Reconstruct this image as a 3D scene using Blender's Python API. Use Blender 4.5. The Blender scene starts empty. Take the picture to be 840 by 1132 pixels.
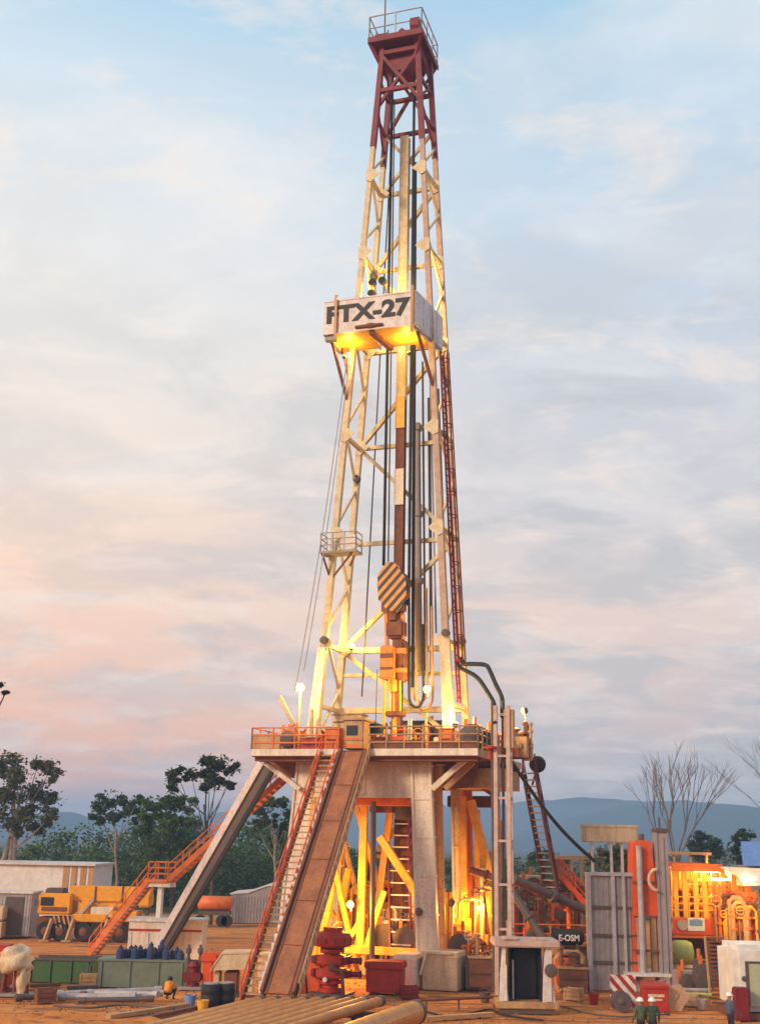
import bpy, bmesh, math, random
from math import sin, cos, tan, atan, radians, pi, sqrt
from mathutils import Vector, Matrix
random.seed(7)
sc = bpy.context.scene
COL = sc.collection

# ------------------------------------------------------------ camera numbers
F, CX, CY, H = 1290.0, 420.0, 566.0, 7.5
PITCH = atan(364 / F); ROLL = radians(1.2)
f_ = Vector((0, cos(PITCH), sin(PITCH))); u0 = Vector((0, -sin(PITCH), cos(PITCH))); r0 = Vector((1, 0, 0))
R_ = r0 * cos(ROLL) + u0 * sin(ROLL); U_ = -r0 * sin(ROLL) + u0 * cos(ROLL)
EYE = Vector((0, 0, H))
def ray(x, y): return f_ * F + R_ * (x - CX) - U_ * (y - CY)
def G(x, y, z=0.0):
    d = ray(x, y); return EYE + d * ((z - H) / d.z)
def AT(x, y, Y):
    d = ray(x, y); return EYE + d * (Y / d.y)

class Frame:
    def __init__(s, o, yaw=0.0):
        s.o = Vector(o); s.yaw = yaw
        s.v = Vector((cos(yaw), sin(yaw), 0)); s.b = Vector((-sin(yaw), cos(yaw), 0))
    def p(s, x, y, z): return s.o + s.v * x + s.b * y + Vector((0, 0, z))
    def hit(s, px, py, ly=0.0):
        d = ray(px, py); w = EYE - s.o
        t = (ly - w.dot(s.b)) / d.dot(s.b); q = w + d * t
        return Vector((q.dot(s.v), ly, q.z))
    def inv(s, q):
        w = Vector(q) - s.o; return Vector((w.dot(s.v), w.dot(s.b), w.z))
    def ground(s, px, py, z=0.0): return s.inv(G(px, py, z))
def S(px, py, yaw=0.0, z=0.0):
    q = G(px, py, z); return Frame((q.x, q.y, 0), yaw)
def SD(px, D, yaw=0.0):
    q = AT(px, 1000, D); return Frame((q.x, q.y, 0), yaw)

q = G(424, 1085)
RIG = Frame((q.x, q.y, 0), radians(-18))
def R(px, py, ly): return RIG.hit(px, py, ly)

# ------------------------------------------------------------ mesh builder
class MB:
    def __init__(s): s.v = []; s.f = []; s.m = []
    def add(s, vs, fs, mi=0):
        n = len(s.v); s.v += [tuple(v) for v in vs]; s.f += [tuple(i + n for i in f) for f in fs]; s.m += [mi] * len(fs)
        return s
    def hexa(s, c, mi=0):
        return s.add(c, [(0, 3, 2, 1), (4, 5, 6, 7), (0, 1, 5, 4), (1, 2, 6, 5), (2, 3, 7, 6), (3, 0, 4, 7)], mi)
    def box(s, x0, x1, y0, y1, z0, z1, mi=0):
        return s.hexa([(x0, y0, z0), (x1, y0, z0), (x1, y1, z0), (x0, y1, z0), (x0, y0, z1), (x1, y0, z1), (x1, y1, z1), (x0, y1, z1)], mi)
    def bbox(s, x0, x1, y0, y1, z0, z1, bev=0.03, mi=0):
        bm = bmesh.new(); bmesh.ops.create_cube(bm, size=1)
        for v in bm.verts: v.co = Vector(((x0 + x1) / 2 + v.co.x * (x1 - x0), (y0 + y1) / 2 + v.co.y * (y1 - y0), (z0 + z1) / 2 + v.co.z * (z1 - z0)))
        bmesh.ops.bevel(bm, geom=bm.edges[:], offset=bev, segments=2, affect='EDGES')
        bm.verts.index_update()
        s.add([v.co[:] for v in bm.verts], [[v.index for v in f.verts] for f in bm.faces], mi); bm.free(); return s
    def beam(s, p, q, w, h, up=(0, 0, 1), w2=None, h2=None, mi=0):
        p = Vector(p); q = Vector(q); d = (q - p).normalized(); u = Vector(up)
        if abs(d.dot(u)) > .98: u = Vector((0, 1, 0))
        a = d.cross(u).normalized(); b = a.cross(d)
        w2 = w if w2 is None else w2; h2 = h if h2 is None else h2
        c = []
        for o, ww, hh in ((p, w, h), (q, w2, h2)):
            for sx, sy in ((-1, -1), (1, -1), (1, 1), (-1, 1)): c.append(o + a * sx * ww / 2 + b * sy * hh / 2)
        return s.hexa(c, mi)
    def ibeam(s, p, q, w, h, up=(0, 0, 1), t=.06):
        p = Vector(p); q = Vector(q); d = (q - p).normalized(); u = Vector(up)
        if abs(d.dot(u)) > .98: u = Vector((0, 1, 0))
        a = d.cross(u).normalized(); b = a.cross(d)
        prof = [(-w/2, -h/2), (w/2, -h/2), (w/2, -h/2+t), (t/2, -h/2+t), (t/2, h/2-t), (w/2, h/2-t), (w/2, h/2), (-w/2, h/2), (-w/2, h/2-t), (-t/2, h/2-t), (-t/2, -h/2+t), (-w/2, -h/2+t)]
        n = len(prof); vs = [o + a * x + b * y for o in (p, q) for x, y in prof]
        fs = [(i, (i + 1) % n, n + (i + 1) % n, n + i) for i in range(n)] + [tuple(range(n))[::-1], tuple(range(n, 2 * n))]
        return s.add(vs, fs)
    def tube(s, p, q, r, r2=None, n=8, mi=0, caps=True):
        p = Vector(p); q = Vector(q); d = q - p
        if d.length < 1e-6: return s
        d.normalize(); u = Vector((0, 0, 1)) if abs(d.z) < .9 else Vector((1, 0, 0))
        a = d.cross(u).normalized(); b = d.cross(a); r2 = r if r2 is None else r2
        vs = []
        for o, rr in ((p, r), (q, r2)):
            for i in range(n):
                t = 2 * pi * i / n; vs.append(o + (a * cos(t) + b * sin(t)) * rr)
        fs = [(i, (i + 1) % n, n + (i + 1) % n, n + i) for i in range(n)]
        if caps: fs += [tuple(range(n))[::-1], tuple(range(n, 2 * n))]
        return s.add(vs, fs, mi)
    def path(s, pts, r, n=8, r2=None, mi=0):
        pts = [Vector(p) for p in pts]; m = len(pts); vs = []; fs = []; a = None
        r2 = r if r2 is None else r2
        for k, p in enumerate(pts):
            d = (pts[min(k + 1, m - 1)] - pts[max(k - 1, 0)]).normalized()
            if a is None:
                u = Vector((0, 0, 1)) if abs(d.z) < .9 else Vector((1, 0, 0)); a = d.cross(u).normalized()
            else: a = (a - d * a.dot(d)).normalized()
            b = d.cross(a); rr = r + (r2 - r) * k / (m - 1)
            for i in range(n):
                t = 2 * pi * i / n; vs.append(p + (a * cos(t) + b * sin(t)) * rr)
        for k in range(m - 1):
            for i in range(n): fs.append((k * n + i, k * n + (i + 1) % n, (k + 1) * n + (i + 1) % n, (k + 1) * n + i))
        fs += [tuple(range(n))[::-1], tuple(range((m - 1) * n, m * n))]
        return s.add(vs, fs, mi)
    def prism(s, poly, off, mi=0):
        n = len(poly); poly = [Vector(p) for p in poly]; off = Vector(off)
        vs = poly + [p + off for p in poly]
        return s.add(vs, [(i, (i + 1) % n, n + (i + 1) % n, n + i) for i in range(n)] + [tuple(range(n))[::-1], tuple(range(n, 2 * n))], mi)
    def lathe(s, c, prof, n=16, axis='z', mi=0):
        c = Vector(c); vs = []; fs = []
        for r, h in prof:
            for i in range(n):
                t = 2 * pi * i / n
                if axis == 'z': vs.append(c + Vector((r * cos(t), r * sin(t), h)))
                elif axis == 'y': vs.append(c + Vector((r * cos(t), h, r * sin(t))))
                else: vs.append(c + Vector((h, r * cos(t), r * sin(t))))
        for k in range(len(prof) - 1):
            for i in range(n): fs.append((k * n + i, k * n + (i + 1) % n, (k + 1) * n + (i + 1) % n, (k + 1) * n + i))
        fs += [tuple(range(n))[::-1], tuple(range((len(prof) - 1) * n, len(prof) * n))]
        return s.add(vs, fs, mi)
    def sphere(s, c, r, n=12, sq=1.0, mi=0):
        return s.lathe(c, [(max(.02, sin(pi * k / 8)) * r, -cos(pi * k / 8) * r * sq) for k in range(9)], n, 'z', mi)
    def rail(s, pts, h=1.1, gap=1.5, r=.035, mids=2):
        pts = [Vector(p) for p in pts]
        for k in range(1, mids + 2):
            o = Vector((0, 0, h * k / (mids + 1)))
            for a, b in zip(pts[:-1], pts[1:]): s.tube(a + o, b + o, r, n=5)
        for a, b in zip(pts[:-1], pts[1:]):
            n = max(1, round((b - a).length / gap))
            for i in range(n + 1):
                p = a + (b - a) * i / n; s.tube(p, p + Vector((0, 0, h)), r * 1.15, n=5)
        return s
    def mesh(s, name, off=(0, 0, 0), smooth=False):
        me = bpy.data.meshes.new(name)
        ox, oy, oz = off
        me.from_pydata([(x - ox, y - oy, z - oz) for x, y, z in s.v], [], s.f)
        for p, mi in zip(me.polygons, s.m): p.material_index = mi; p.use_smooth = smooth
        if len(me.polygons) < 20000:
            bm = bmesh.new(); bm.from_mesh(me); bmesh.ops.recalc_face_normals(bm, faces=bm.faces[:]); bm.to_mesh(me); bm.free()
        return me

BASE = {}
def tag(o, label=None, cat=None, group=None, kind=None):
    if label: o['label'] = label
    if cat: o['category'] = cat
    if group: o['group'] = group
    if kind: o['kind'] = kind
    return o
def thing(name, label, cat, fr, base=(0, 0, 0), group=None):
    e = bpy.data.objects.new(name, None); COL.objects.link(e); e.empty_display_size = .3
    e.location = fr.p(*base); e.rotation_euler = (0, 0, fr.yaw); BASE[e.name] = tuple(base)
    return tag(e, label, cat, group)
def setmat(me, mat):
    for m in (mat if isinstance(mat, (list, tuple)) else [mat]): me.materials.append(m)
def part(name, mb, mat, parent, label=None, smooth=False, kind=None):
    base = BASE[parent.name]
    me = mb.mesh(name, base, smooth); setmat(me, mat)
    o = bpy.data.objects.new(name, me); COL.objects.link(o); o.parent = parent; BASE[o.name] = base
    if label: o['label'] = label
    if kind: o['kind'] = kind
    return o
def solo(name, mb, mat, label, cat, fr, base=(0, 0, 0), group=None, smooth=False):
    me = mb.mesh(name, base, smooth); setmat(me, mat)
    o = bpy.data.objects.new(name, me); COL.objects.link(o)
    o.location = fr.p(*base); o.rotation_euler = (0, 0, fr.yaw); BASE[o.name] = tuple(base)
    return tag(o, label, cat, group)
def dup(root, loc, rz=None, label=None):
    def cp(o, par):
        c = o.copy(); COL.objects.link(c)
        if par is not None: c.parent = par
        for ch in list(o.children): cp(ch, c)
        return c
    r = cp(root, None); r.location = loc
    if rz is not None: r.rotation_euler = (0, 0, rz)
    if label: r['label'] = label
    return r
def lettering(body, width, height, mat, parent, origin, xdir=(1, 0, 0), bold=.02, thick=.02, name='lettering'):
    """origin: lower-left corner in the thing's frame coordinates; letters stand upright along xdir"""
    cu = bpy.data.curves.new(name, 'FONT'); cu.body = body; cu.size = 1; cu.offset = bold; cu.extrude = thick / 2
    t = bpy.data.objects.new(name, cu); COL.objects.link(t)
    bpy.context.view_layer.update()
    me = bpy.data.meshes.new_from_object(t.evaluated_get(bpy.context.evaluated_depsgraph_get()))
    bpy.data.objects.remove(t)
    xs = [v.co.x for v in me.vertices]; ys = [v.co.y for v in me.vertices]
    kx = width / (max(xs) - min(xs)); ky = height / (max(ys) - min(ys)); x0 = min(xs); y0 = min(ys)
    X = Vector(xdir).normalized(); N = X.cross(Vector((0, 0, 1)))
    b = Vector(BASE[parent.name]); o_ = Vector(origin)
    for v in me.vertices:
        c = o_ + X * ((v.co.x - x0) * kx) + Vector((0, 0, (v.co.y - y0) * ky)) + N * v.co.z - b
        v.co = c
    me.materials.clear(); me.materials.append(mat); me.name = name
    o = bpy.data.objects.new(name, me); COL.objects.link(o); o.parent = parent; BASE[o.name] = BASE[parent.name]
    return o

# ------------------------------------------------------------ materials
def lin(c): return tuple((x / 12.92 if x <= .04045 else ((x + .055) / 1.055) ** 2.4) for x in c)
def srgb(r, g, b): return lin((r / 255, g / 255, b / 255))
MATS = {}
def mat(name, col, col2=None, rough=.55, metal=0.0, scale=3.0, amt=.6, bump=.0, streak=False, spec=.4):
    if name in MATS: return MATS[name]
    m = bpy.data.materials.new(name); m.use_nodes = True; nt = m.node_tree; N = nt.nodes; Lk = nt.links
    bs = N['Principled BSDF']; bs.inputs['Roughness'].default_value = rough; bs.inputs['Metallic'].default_value = metal
    bs.inputs['Specular IOR Level'].default_value = spec
    col2 = col2 or tuple(c * .6 for c in col)
    tc = N.new('ShaderNodeTexCoord'); mp = N.new('ShaderNodeMapping'); Lk.new(tc.outputs['Object'], mp.inputs[0])
    mp.inputs['Scale'].default_value = (1, 1, .18) if streak else (1, 1, 1)
    n1 = N.new('ShaderNodeTexNoise'); n1.inputs['Scale'].default_value = scale; n1.inputs['Detail'].default_value = 6; n1.inputs['Roughness'].default_value = .65
    Lk.new(mp.outputs[0], n1.inputs['Vector'])
    rp = N.new('ShaderNodeValToRGB'); rp.color_ramp.elements[0].position = .42; rp.color_ramp.elements[1].position = .68
    Lk.new(n1.outputs[0], rp.inputs[0])
    mul = N.new('ShaderNodeMath'); mul.operation = 'MULTIPLY'; mul.inputs[1].default_value = amt; Lk.new(rp.outputs[0], mul.inputs[0])
    mx = N.new('ShaderNodeMix'); mx.data_type = 'RGBA'; mx.inputs[6].default_value = (*col, 1); mx.inputs[7].default_value = (*col2, 1)
    Lk.new(mul.outputs[0], mx.inputs[0])
    n3 = N.new('ShaderNodeTexNoise'); n3.inputs['Scale'].default_value = scale * 4; n3.inputs['Detail'].default_value = 5; n3.inputs['Roughness'].default_value = .7; Lk.new(tc.outputs['Object'], n3.inputs['Vector'])
    mr = N.new('ShaderNodeMapRange'); mr.inputs['From Min'].default_value = .32; mr.inputs['From Max'].default_value = .62; mr.inputs['To Min'].default_value = .74; mr.inputs['To Max'].default_value = 1.05; Lk.new(n3.outputs[0], mr.inputs[0])
    gr = N.new('ShaderNodeMix'); gr.data_type = 'RGBA'; gr.blend_type = 'MULTIPLY'; gr.inputs[0].default_value = 1.0
    Lk.new(mx.outputs[2], gr.inputs[6]); Lk.new(mr.outputs[0], gr.inputs[7]); Lk.new(gr.outputs[2], bs.inputs['Base Color'])
    if bump:
        bp = N.new('ShaderNodeBump'); bp.inputs['Strength'].default_value = bump; bp.inputs['Distance'].default_value = .05
        n2 = N.new('ShaderNodeTexNoise'); n2.inputs['Scale'].default_value = scale * 5; n2.inputs['Detail'].default_value = 4
        Lk.new(tc.outputs['Object'], n2.inputs['Vector']); Lk.new(n2.outputs[0], bp.inputs['Height']); Lk.new(bp.outputs[0], bs.inputs['Normal'])
    MATS[name] = m; return m
def glow(name, col, strength):
    m = bpy.data.materials.new(name); m.use_nodes = True; N = m.node_tree.nodes
    bs = N['Principled BSDF']; bs.inputs['Base Color'].default_value = (*col, 1)
    bs.inputs['Emission Color'].default_value = (*col, 1); bs.inputs['Emission Strength'].default_value = strength
    MATS[name] = m; return m

WHITE = mat('white paint', (.74, .66, .55), (.44, .27, .15), scale=2.2, amt=.5, streak=True)
CREAM = mat('cream paint', (.68, .54, .35), (.38, .19, .08), scale=2.4, amt=.6, streak=True)
MASTW = mat('mast paint', (.66, .56, .36), (.36, .22, .10), scale=2.5, amt=.5)
PANEL = mat('grey white panel', (.68, .62, .59), (.42, .33, .28), scale=.9, amt=.5, streak=True)
MASTR = mat('reddish mast legs', (.50, .35, .25), (.30, .15, .09), scale=2.5, amt=.6)  # right legs, redder and darker than the left
PINK = mat('pinkish steel', (.56, .40, .34), (.30, .17, .12), scale=2.2, amt=.55)
PALEB = mat('pale bluish panel', (.66, .70, .74), (.4, .4, .4), scale=1.2, amt=.5, streak=True)
DKRED = mat('dark red paint', (.20, .012, .018), (.08, .008, .012), scale=1.4, amt=.6)
RUST = mat('rust brown', (.22, .08, .04), (.10, .035, .02), scale=2.0, amt=.7, rough=.8)
RAMPM = mat('worn steel plate', (.36, .13, .045), (.19, .06, .022), scale=1.3, amt=.85, rough=.55, streak=True, bump=.2)
TAN = mat('tan paint', (.50, .29, .13), (.26, .11, .045), scale=1.5, amt=.6, streak=True)
ORANGE = mat('orange paint', (.74, .17, .022), (.36, .07, .014), scale=1.8, amt=.6)
ORRED = mat('orange red paint', (.70, .09, .012), (.40, .05, .012), scale=1.4, amt=.5)
TDRIVE = mat('golden orange paint', (.74, .27, .025), (.40, .13, .02), scale=2.2, amt=.6)
YELLOW = mat('yellow paint and lamp glow', (.80, .42, .035), (.50, .20, .02), scale=1.6, amt=.6)  # holds painted lamp glow on monkey board and bulkhead, plain paint elsewhere
YELOR = mat('crane yellow', (.82, .36, .02), (.5, .2, .02), scale=1.2, amt=.45)
RED = mat('red paint', (.48, .03, .014), (.17, .018, .012), scale=2.2, amt=.6)
STEEL = mat('galvanised steel', (.44, .41, .42), (.24, .19, .18), scale=2, amt=.6, metal=.1, rough=.5)
SLIDE = mat('pale slide steel', (.62, .57, .58), (.36, .30, .30), scale=1.5, amt=.6, rough=.45, streak=True)
GREYP = mat('grey plate', (.33, .285, .285), (.22, .15, .13), scale=2.2, amt=.5)
DKSTEEL = mat('dark steel', (.085, .07, .07), (.16, .08, .05), scale=3, amt=.7, rough=.6)
BLACK = mat('black rubber', (.018, .016, .018), (.05, .04, .035), scale=4, amt=.5, rough=.75)
BLACKP = mat('black lettering and shade paint', (.012, .011, .014), (.03, .025, .03), scale=4, amt=.5, rough=.6)
LETW = mat('white lettering paint', (.75, .72, .72), (.5, .45, .45), scale=4, amt=.4)
PIPE = mat('casing steel', (.62, .27, .085), (.36, .13, .045), scale=2.2, amt=.6, rough=.42, metal=.25)
GREEN = mat('green skip paint', (.045, .13, .04), (.10, .08, .035), scale=1.5, amt=.6)
TEAL = mat('grey green skip paint', (.16, .20, .15), (.09, .11, .075), scale=1.2, amt=.6)
BLUE = mat('blue cylinder paint', (.03, .05, .13), (.015, .02, .04), scale=4, amt=.5)
BLUES = mat('blue sheeting', (.16, .30, .62), (.12, .22, .45), scale=1, amt=.4)
LIME = mat('pale green paint', (.46, .48, .12), (.30, .30, .09), scale=2, amt=.5)
WOOD = mat('weathered plywood', (.52, .34, .20), (.32, .18, .1), scale=2, amt=.6, streak=True)
WHITEB = mat('white building sheet', (.74, .71, .67), (.58, .53, .48), scale=.4, amt=.6)
GLASS = mat('dark glass', (.03, .035, .04), (.05, .05, .05), rough=.12)
SKIN = mat('skin', (.30, .15, .09), (.25, .12, .07), rough=.6)
HELM = mat('white helmet', (.82, .80, .76), (.7, .66, .6), rough=.3)
CLOTHG = mat('green work clothes', (.07, .10, .05), (.16, .17, .10), scale=5, amt=.6, rough=.9)
CLOTHB = mat('blue work clothes', (.07, .09, .14), (.12, .13, .17), scale=5, amt=.6, rough=.9)
CLOTHD = mat('dark trousers', (.02, .024, .035), (.04, .04, .05), scale=5, rough=.9)
VEST = mat('orange vest', (.85, .25, .02), (.8, .40, .02), scale=6, rough=.8)
HAIR = mat('black hair', (.012, .010, .009), (.02, .016, .012), rough=.7)
BARKG = mat('grey bark', (.16, .13, .11), (.09, .075, .065), scale=3, amt=.7, rough=.9)
BARK = mat('pale bark', (.30, .24, .18), (.15, .11, .08), scale=3, amt=.7, rough=.9)
BARKD = mat('dark bark', (.09, .065, .05), (.05, .035, .03), scale=3, amt=.7, rough=.9)
LAMPY = glow('lit yellow lamp', (1, .62, .09), 4)
LAMPW = glow('lit tube lamp', (1, .86, .5), 6)

def stripe_mat(name, c1, c2, freq, ang):
    m = bpy.data.materials.new(name); m.use_nodes = True; nt = m.node_tree; N = nt.nodes; Lk = nt.links
    bs = N['Principled BSDF']; bs.inputs['Roughness'].default_value = .5
    tc = N.new('ShaderNodeTexCoord'); mp = N.new('ShaderNodeMapping'); mp.inputs['Rotation'].default_value = (0, ang, 0)
    Lk.new(tc.outputs['Object'], mp.inputs[0])
    sx = N.new('ShaderNodeSeparateXYZ'); Lk.new(mp.outputs[0], sx.inputs[0])
    a = N.new('ShaderNodeMath'); a.operation = 'MULTIPLY'; a.inputs[1].default_value = freq; Lk.new(sx.outputs[0], a.inputs[0])
    b = N.new('ShaderNodeMath'); b.operation = 'FRACT'; Lk.new(a.outputs[0], b.inputs[0])
    c = N.new('ShaderNodeMath'); c.operation = 'GREATER_THAN'; c.inputs[1].default_value = .5; Lk.new(b.outputs[0], c.inputs[0])
    mx = N.new('ShaderNodeMix'); mx.data_type = 'RGBA'; mx.inputs[6].default_value = (*c1, 1); mx.inputs[7].default_value = (*c2, 1)
    Lk.new(c.outputs[0], mx.inputs[0])
    ns = N.new('ShaderNodeTexNoise'); ns.inputs['Scale'].default_value = 3; ns.inputs['Detail'].default_value = 6; Lk.new(tc.outputs['Object'], ns.inputs['Vector'])
    mr = N.new('ShaderNodeMapRange'); mr.inputs['From Min'].default_value = .35; mr.inputs['From Max'].default_value = .7; mr.inputs['To Min'].default_value = 1.0; mr.inputs['To Max'].default_value = .6
    Lk.new(ns.outputs[0], mr.inputs[0])
    mm = N.new('ShaderNodeMix'); mm.data_type = 'RGBA'; mm.blend_type = 'MULTIPLY'; mm.inputs[0].default_value = 1
    Lk.new(mx.outputs[2], mm.inputs[6]); Lk.new(mr.outputs[0], mm.inputs[7]); Lk.new(mm.outputs[2], bs.inputs['Base Color'])
    return m
HAZARD = stripe_mat('black and orange stripes', (.02, .012, .01), (.72, .30, .045), 2.3, radians(-42))
REDWHITE = stripe_mat('red and white stripes', (.36, .03, .025), (.75, .66, .62), 2.6, radians(42))

def leafmat(name, c, c2):
    m = bpy.data.materials.new(name); m.use_nodes = True; nt = m.node_tree; N = nt.nodes; Lk = nt.links
    bs = N['Principled BSDF']; bs.inputs['Roughness'].default_value = .6; bs.inputs['Specular IOR Level'].default_value = .2
    oi = N.new('ShaderNodeNewGeometry'); mx = N.new('ShaderNodeMix'); mx.data_type = 'RGBA'
    mx.inputs[6].default_value = (*c, 1); mx.inputs[7].default_value = (*c2, 1)
    Lk.new(oi.outputs['Random Per Island'], mx.inputs[0]); Lk.new(mx.outputs[2], bs.inputs['Base Color'])
    tr = N.new('ShaderNodeBsdfTranslucent'); Lk.new(mx.outputs[2], tr.inputs[0])
    ms = N.new('ShaderNodeMixShader'); ms.inputs[0].default_value = .25
    Lk.new(bs.outputs[0], ms.inputs[1]); Lk.new(tr.outputs[0], ms.inputs[2]); Lk.new(ms.outputs[0], N['Material Output'].inputs[0])
    return m
LEAF1 = leafmat('dark olive leaves', (.042, .072, .022), (.095, .14, .038))
LEAFF = leafmat('forest leaves', (.045, .085, .028), (.11, .165, .045))
LEAF2 = leafmat('bright green leaves', (.05, .095, .02), (.10, .16, .035))
LEAF3 = leafmat('brownish leaves', (.062, .07, .026), (.12, .125, .042))
LEAF4 = leafmat('very dark leaves', (.018, .03, .013), (.045, .065, .02))

LIGHTS = []
def point(parent, loc, power, col=(1, .72, .22), r=.25, spot=None, aim=None):
    ld = bpy.data.lights.new('lamp_light', 'SPOT' if spot else 'POINT'); ld.energy = power; ld.color = col; ld.shadow_soft_size = r
    o = bpy.data.objects.new('lamp_light', ld); COL.objects.link(o)
    o.parent = parent; o.location = Vector(loc) - Vector(BASE[parent.name])
    if spot:
        ld.spot_size = spot; ld.spot_blend = .6
        o.rotation_euler = Vector(aim).to_track_quat('-Z', 'Y').to_euler()
    return o
def flood(fr, p, aim, label, power, pole=None, size=.45, col=(1, .66, .13), off=.5, spot=None):
    """flood lamp: housing, lens, bracket or pole down to `pole` z"""
    p = Vector(p); d = Vector(aim).normalized()
    base = (p.x, p.y, pole if pole is not None else p.z - size)
    t = thing('flood_lamp', label, 'lamp', fr, base, 'flood lamps on the rig')
    m = MB(); m.tube(p - d * size * .75, p - d * .03, size * .42, size * .62, n=12); part('housing', m, DKSTEEL, t, smooth=False)
    m = MB(); m.tube(p - d * .03, p + d * .06, size * .58, size * .5, n=14); part('lens', m, LAMPY, t)
    m = MB(); e = p - d * size * .45
    m.tube(e, (e.x, e.y, base[2]), .06 if pole is not None else .05, n=6); part('pole' if pole is not None else 'bracket', m, CREAM, t)
    point(t, p + d * off, power, col, spot=spot, aim=d)
    return t
# ============================================================ DERRICK MAST
def lerp(a, b, t): return a + (b - a) * t
ZT = 61.4
DECK = 12.42
def leg(k, z):
    t = (z - 14.2) / (61.6 - 14.2)
    x = {'FL': lerp(-4.51, -1.25, t), 'FR': lerp(3.73, 1.2, t), 'BL': lerp(-4.34, -1.41, t), 'BR': lerp(3.99, 1.40, t)}[k]
    y = 0.0 if k[0] == 'F' else lerp(3.0, 2.5, t)
    return Vector((x, y, z))
ZRED = 53.2
mast = thing('derrick_mast', 'tall tapering lattice drilling mast, cream with dark red top and a lettered box halfway up', 'derrick', RIG, (0, 1.5, DECK))
for k in ('FL', 'FR', 'BL', 'BR'):
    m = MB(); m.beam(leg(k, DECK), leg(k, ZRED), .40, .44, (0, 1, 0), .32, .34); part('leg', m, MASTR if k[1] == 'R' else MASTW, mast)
    m = MB(); m.beam(leg(k, ZRED), leg(k, ZT), .36, .38, (0, 1, 0), .34, .34); part('upper_leg', m, DKRED, mast, 'dark red top section of mast leg')
GZ = [15.3, 19.05, 25.96, 32.47, 39.2, 45.2, 51.0, 55.6, 58.4, 61.2]
for i, z in enumerate(GZ):
    mm = DKRED if z > ZRED else MASTW
    w = .34 if z < 20 else .26
    m = MB(); m.beam(leg('BL', z), leg('BR', z), w, w); part('girt', m, mm, mast)
    for a, b in (('FL', 'BL'), ('FR', 'BR')):
        m = MB(); m.beam(leg(a, z), leg(b, z), .2, .24); part('girt', m, mm, mast)
for k in ('FL', 'FR', 'BL', 'BR'):
    m = MB(); 
    for z in GZ[1:7]:
        c = leg(k, z); sx = 1 if k[1] == 'L' else -1; y_ = c.y + (.02 if k[0] == 'B' else 0)
        m.prism([(c.x + sx * .1, y_ - .26, c.z - .55), (c.x + sx * .75, y_ - .26, c.z), (c.x + sx * .1, y_ - .26, c.z + .55), (c.x - sx * .22, y_ - .26, c.z + .4), (c.x - sx * .22, y_ - .26, c.z - .4)], (0, .035, 0))
        part('gusset_plate', m, MASTW, mast); m = MB()
# extra low beam (yellow lit) and front tie at the top
m = MB(); m.beam(leg('BL', 17.5), leg('BR', 17.5), .2, .2); part('girt', m, MASTW, mast)
for z in (57.6, 60.6):
    m = MB(); m.beam(leg('FL', z), leg('FR', z), .26, .3); part('girt', m, DKRED, mast)
# zigzag on the rear face
side = 0
zz = [DECK + .4] + [z for z in GZ if z not in (58.4,)]
zz = [12.9, 19.05, 25.96, 32.47, 39.2, 45.2, 51.0]
cur = 1
for z0, z1 in zip(zz[:-1], zz[1:]):
    a, b = ('BR', 'BL') if cur else ('BL', 'BR')
    m = MB(); m.beam(leg(a, z0), leg(b, z1), .3, .26); part('brace', m, MASTW, mast); cur ^= 1
for z0, z1 in ((51.0, 55.6), (55.6, 61.2)):
    for a, b in (('BL', 'BR'), ('BR', 'BL')):
        m = MB(); m.beam(leg(a, z0) + Vector((0, .1 if a == 'BL' else -.1, 0)), leg(b, z1) + Vector((0, .1 if a == 'BL' else -.1, 0)), .22, .2); part('brace', m, DKRED if z0 > 52 else MASTW, mast)
for a, b in (('FL', 'FR'), ('FR', 'FL')):
    m = MB(); m.beam(leg(a, 56.4) + Vector((0, .08 if a == 'FL' else -.08, 0)), leg(b, 60.4) + Vector((0, .08 if a == 'FL' else -.08, 0)), .24, .2); part('brace', m, DKRED, mast)
# side lacing
for fr_, bk in (('FL', 'BL'), ('FR', 'BR')):
    z = 13.2; fl = True
    while z < 60:
        z1 = min(z + (3.3 if z < 45 else 2.6), ZT)
        if fr_ == 'FR' and z < 18: z = z1; fl = not fl; continue
        a, b = (fr_, bk) if fl else (bk, fr_)
        m = MB(); m.beam(leg(a, z), leg(b, z1), .15, .15); part('lacing', m, DKRED if z > ZRED - 1 else MASTW, mast)
        z = z1; fl = not fl
# guide beam for the top drive
g0 = R(441, 640, 2.3); g1 = R(448, 152, 2.3)
gz = lambda z: Vector((lerp(g0.x, g1.x, (z - g0.z) / (g1.z - g0.z)), 2.3, z))
m = MB(); m.ibeam(gz(35.5), gz(g1.z), .62, .5, (0, 1, 0), .1); part('guide_beam', m, MASTW, mast)
m = MB(); m.ibeam(gz(13.2), gz(35.5), .58, .5, (0, 1, 0), .1); part('guide_beam', m, RUST, mast, 'rust brown lower half of the guide beam')
for za, zb, mt in ((33.4, 35.6, YELLOW), (28.2, 30.6, WHITE)):
    m = MB(); m.beam(gz(za) + Vector((0, -.3, 0)), gz(zb) + Vector((0, -.3, 0)), .62, .1, (0, 1, 0)); part('guide_plate', m, mt, mast)
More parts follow.
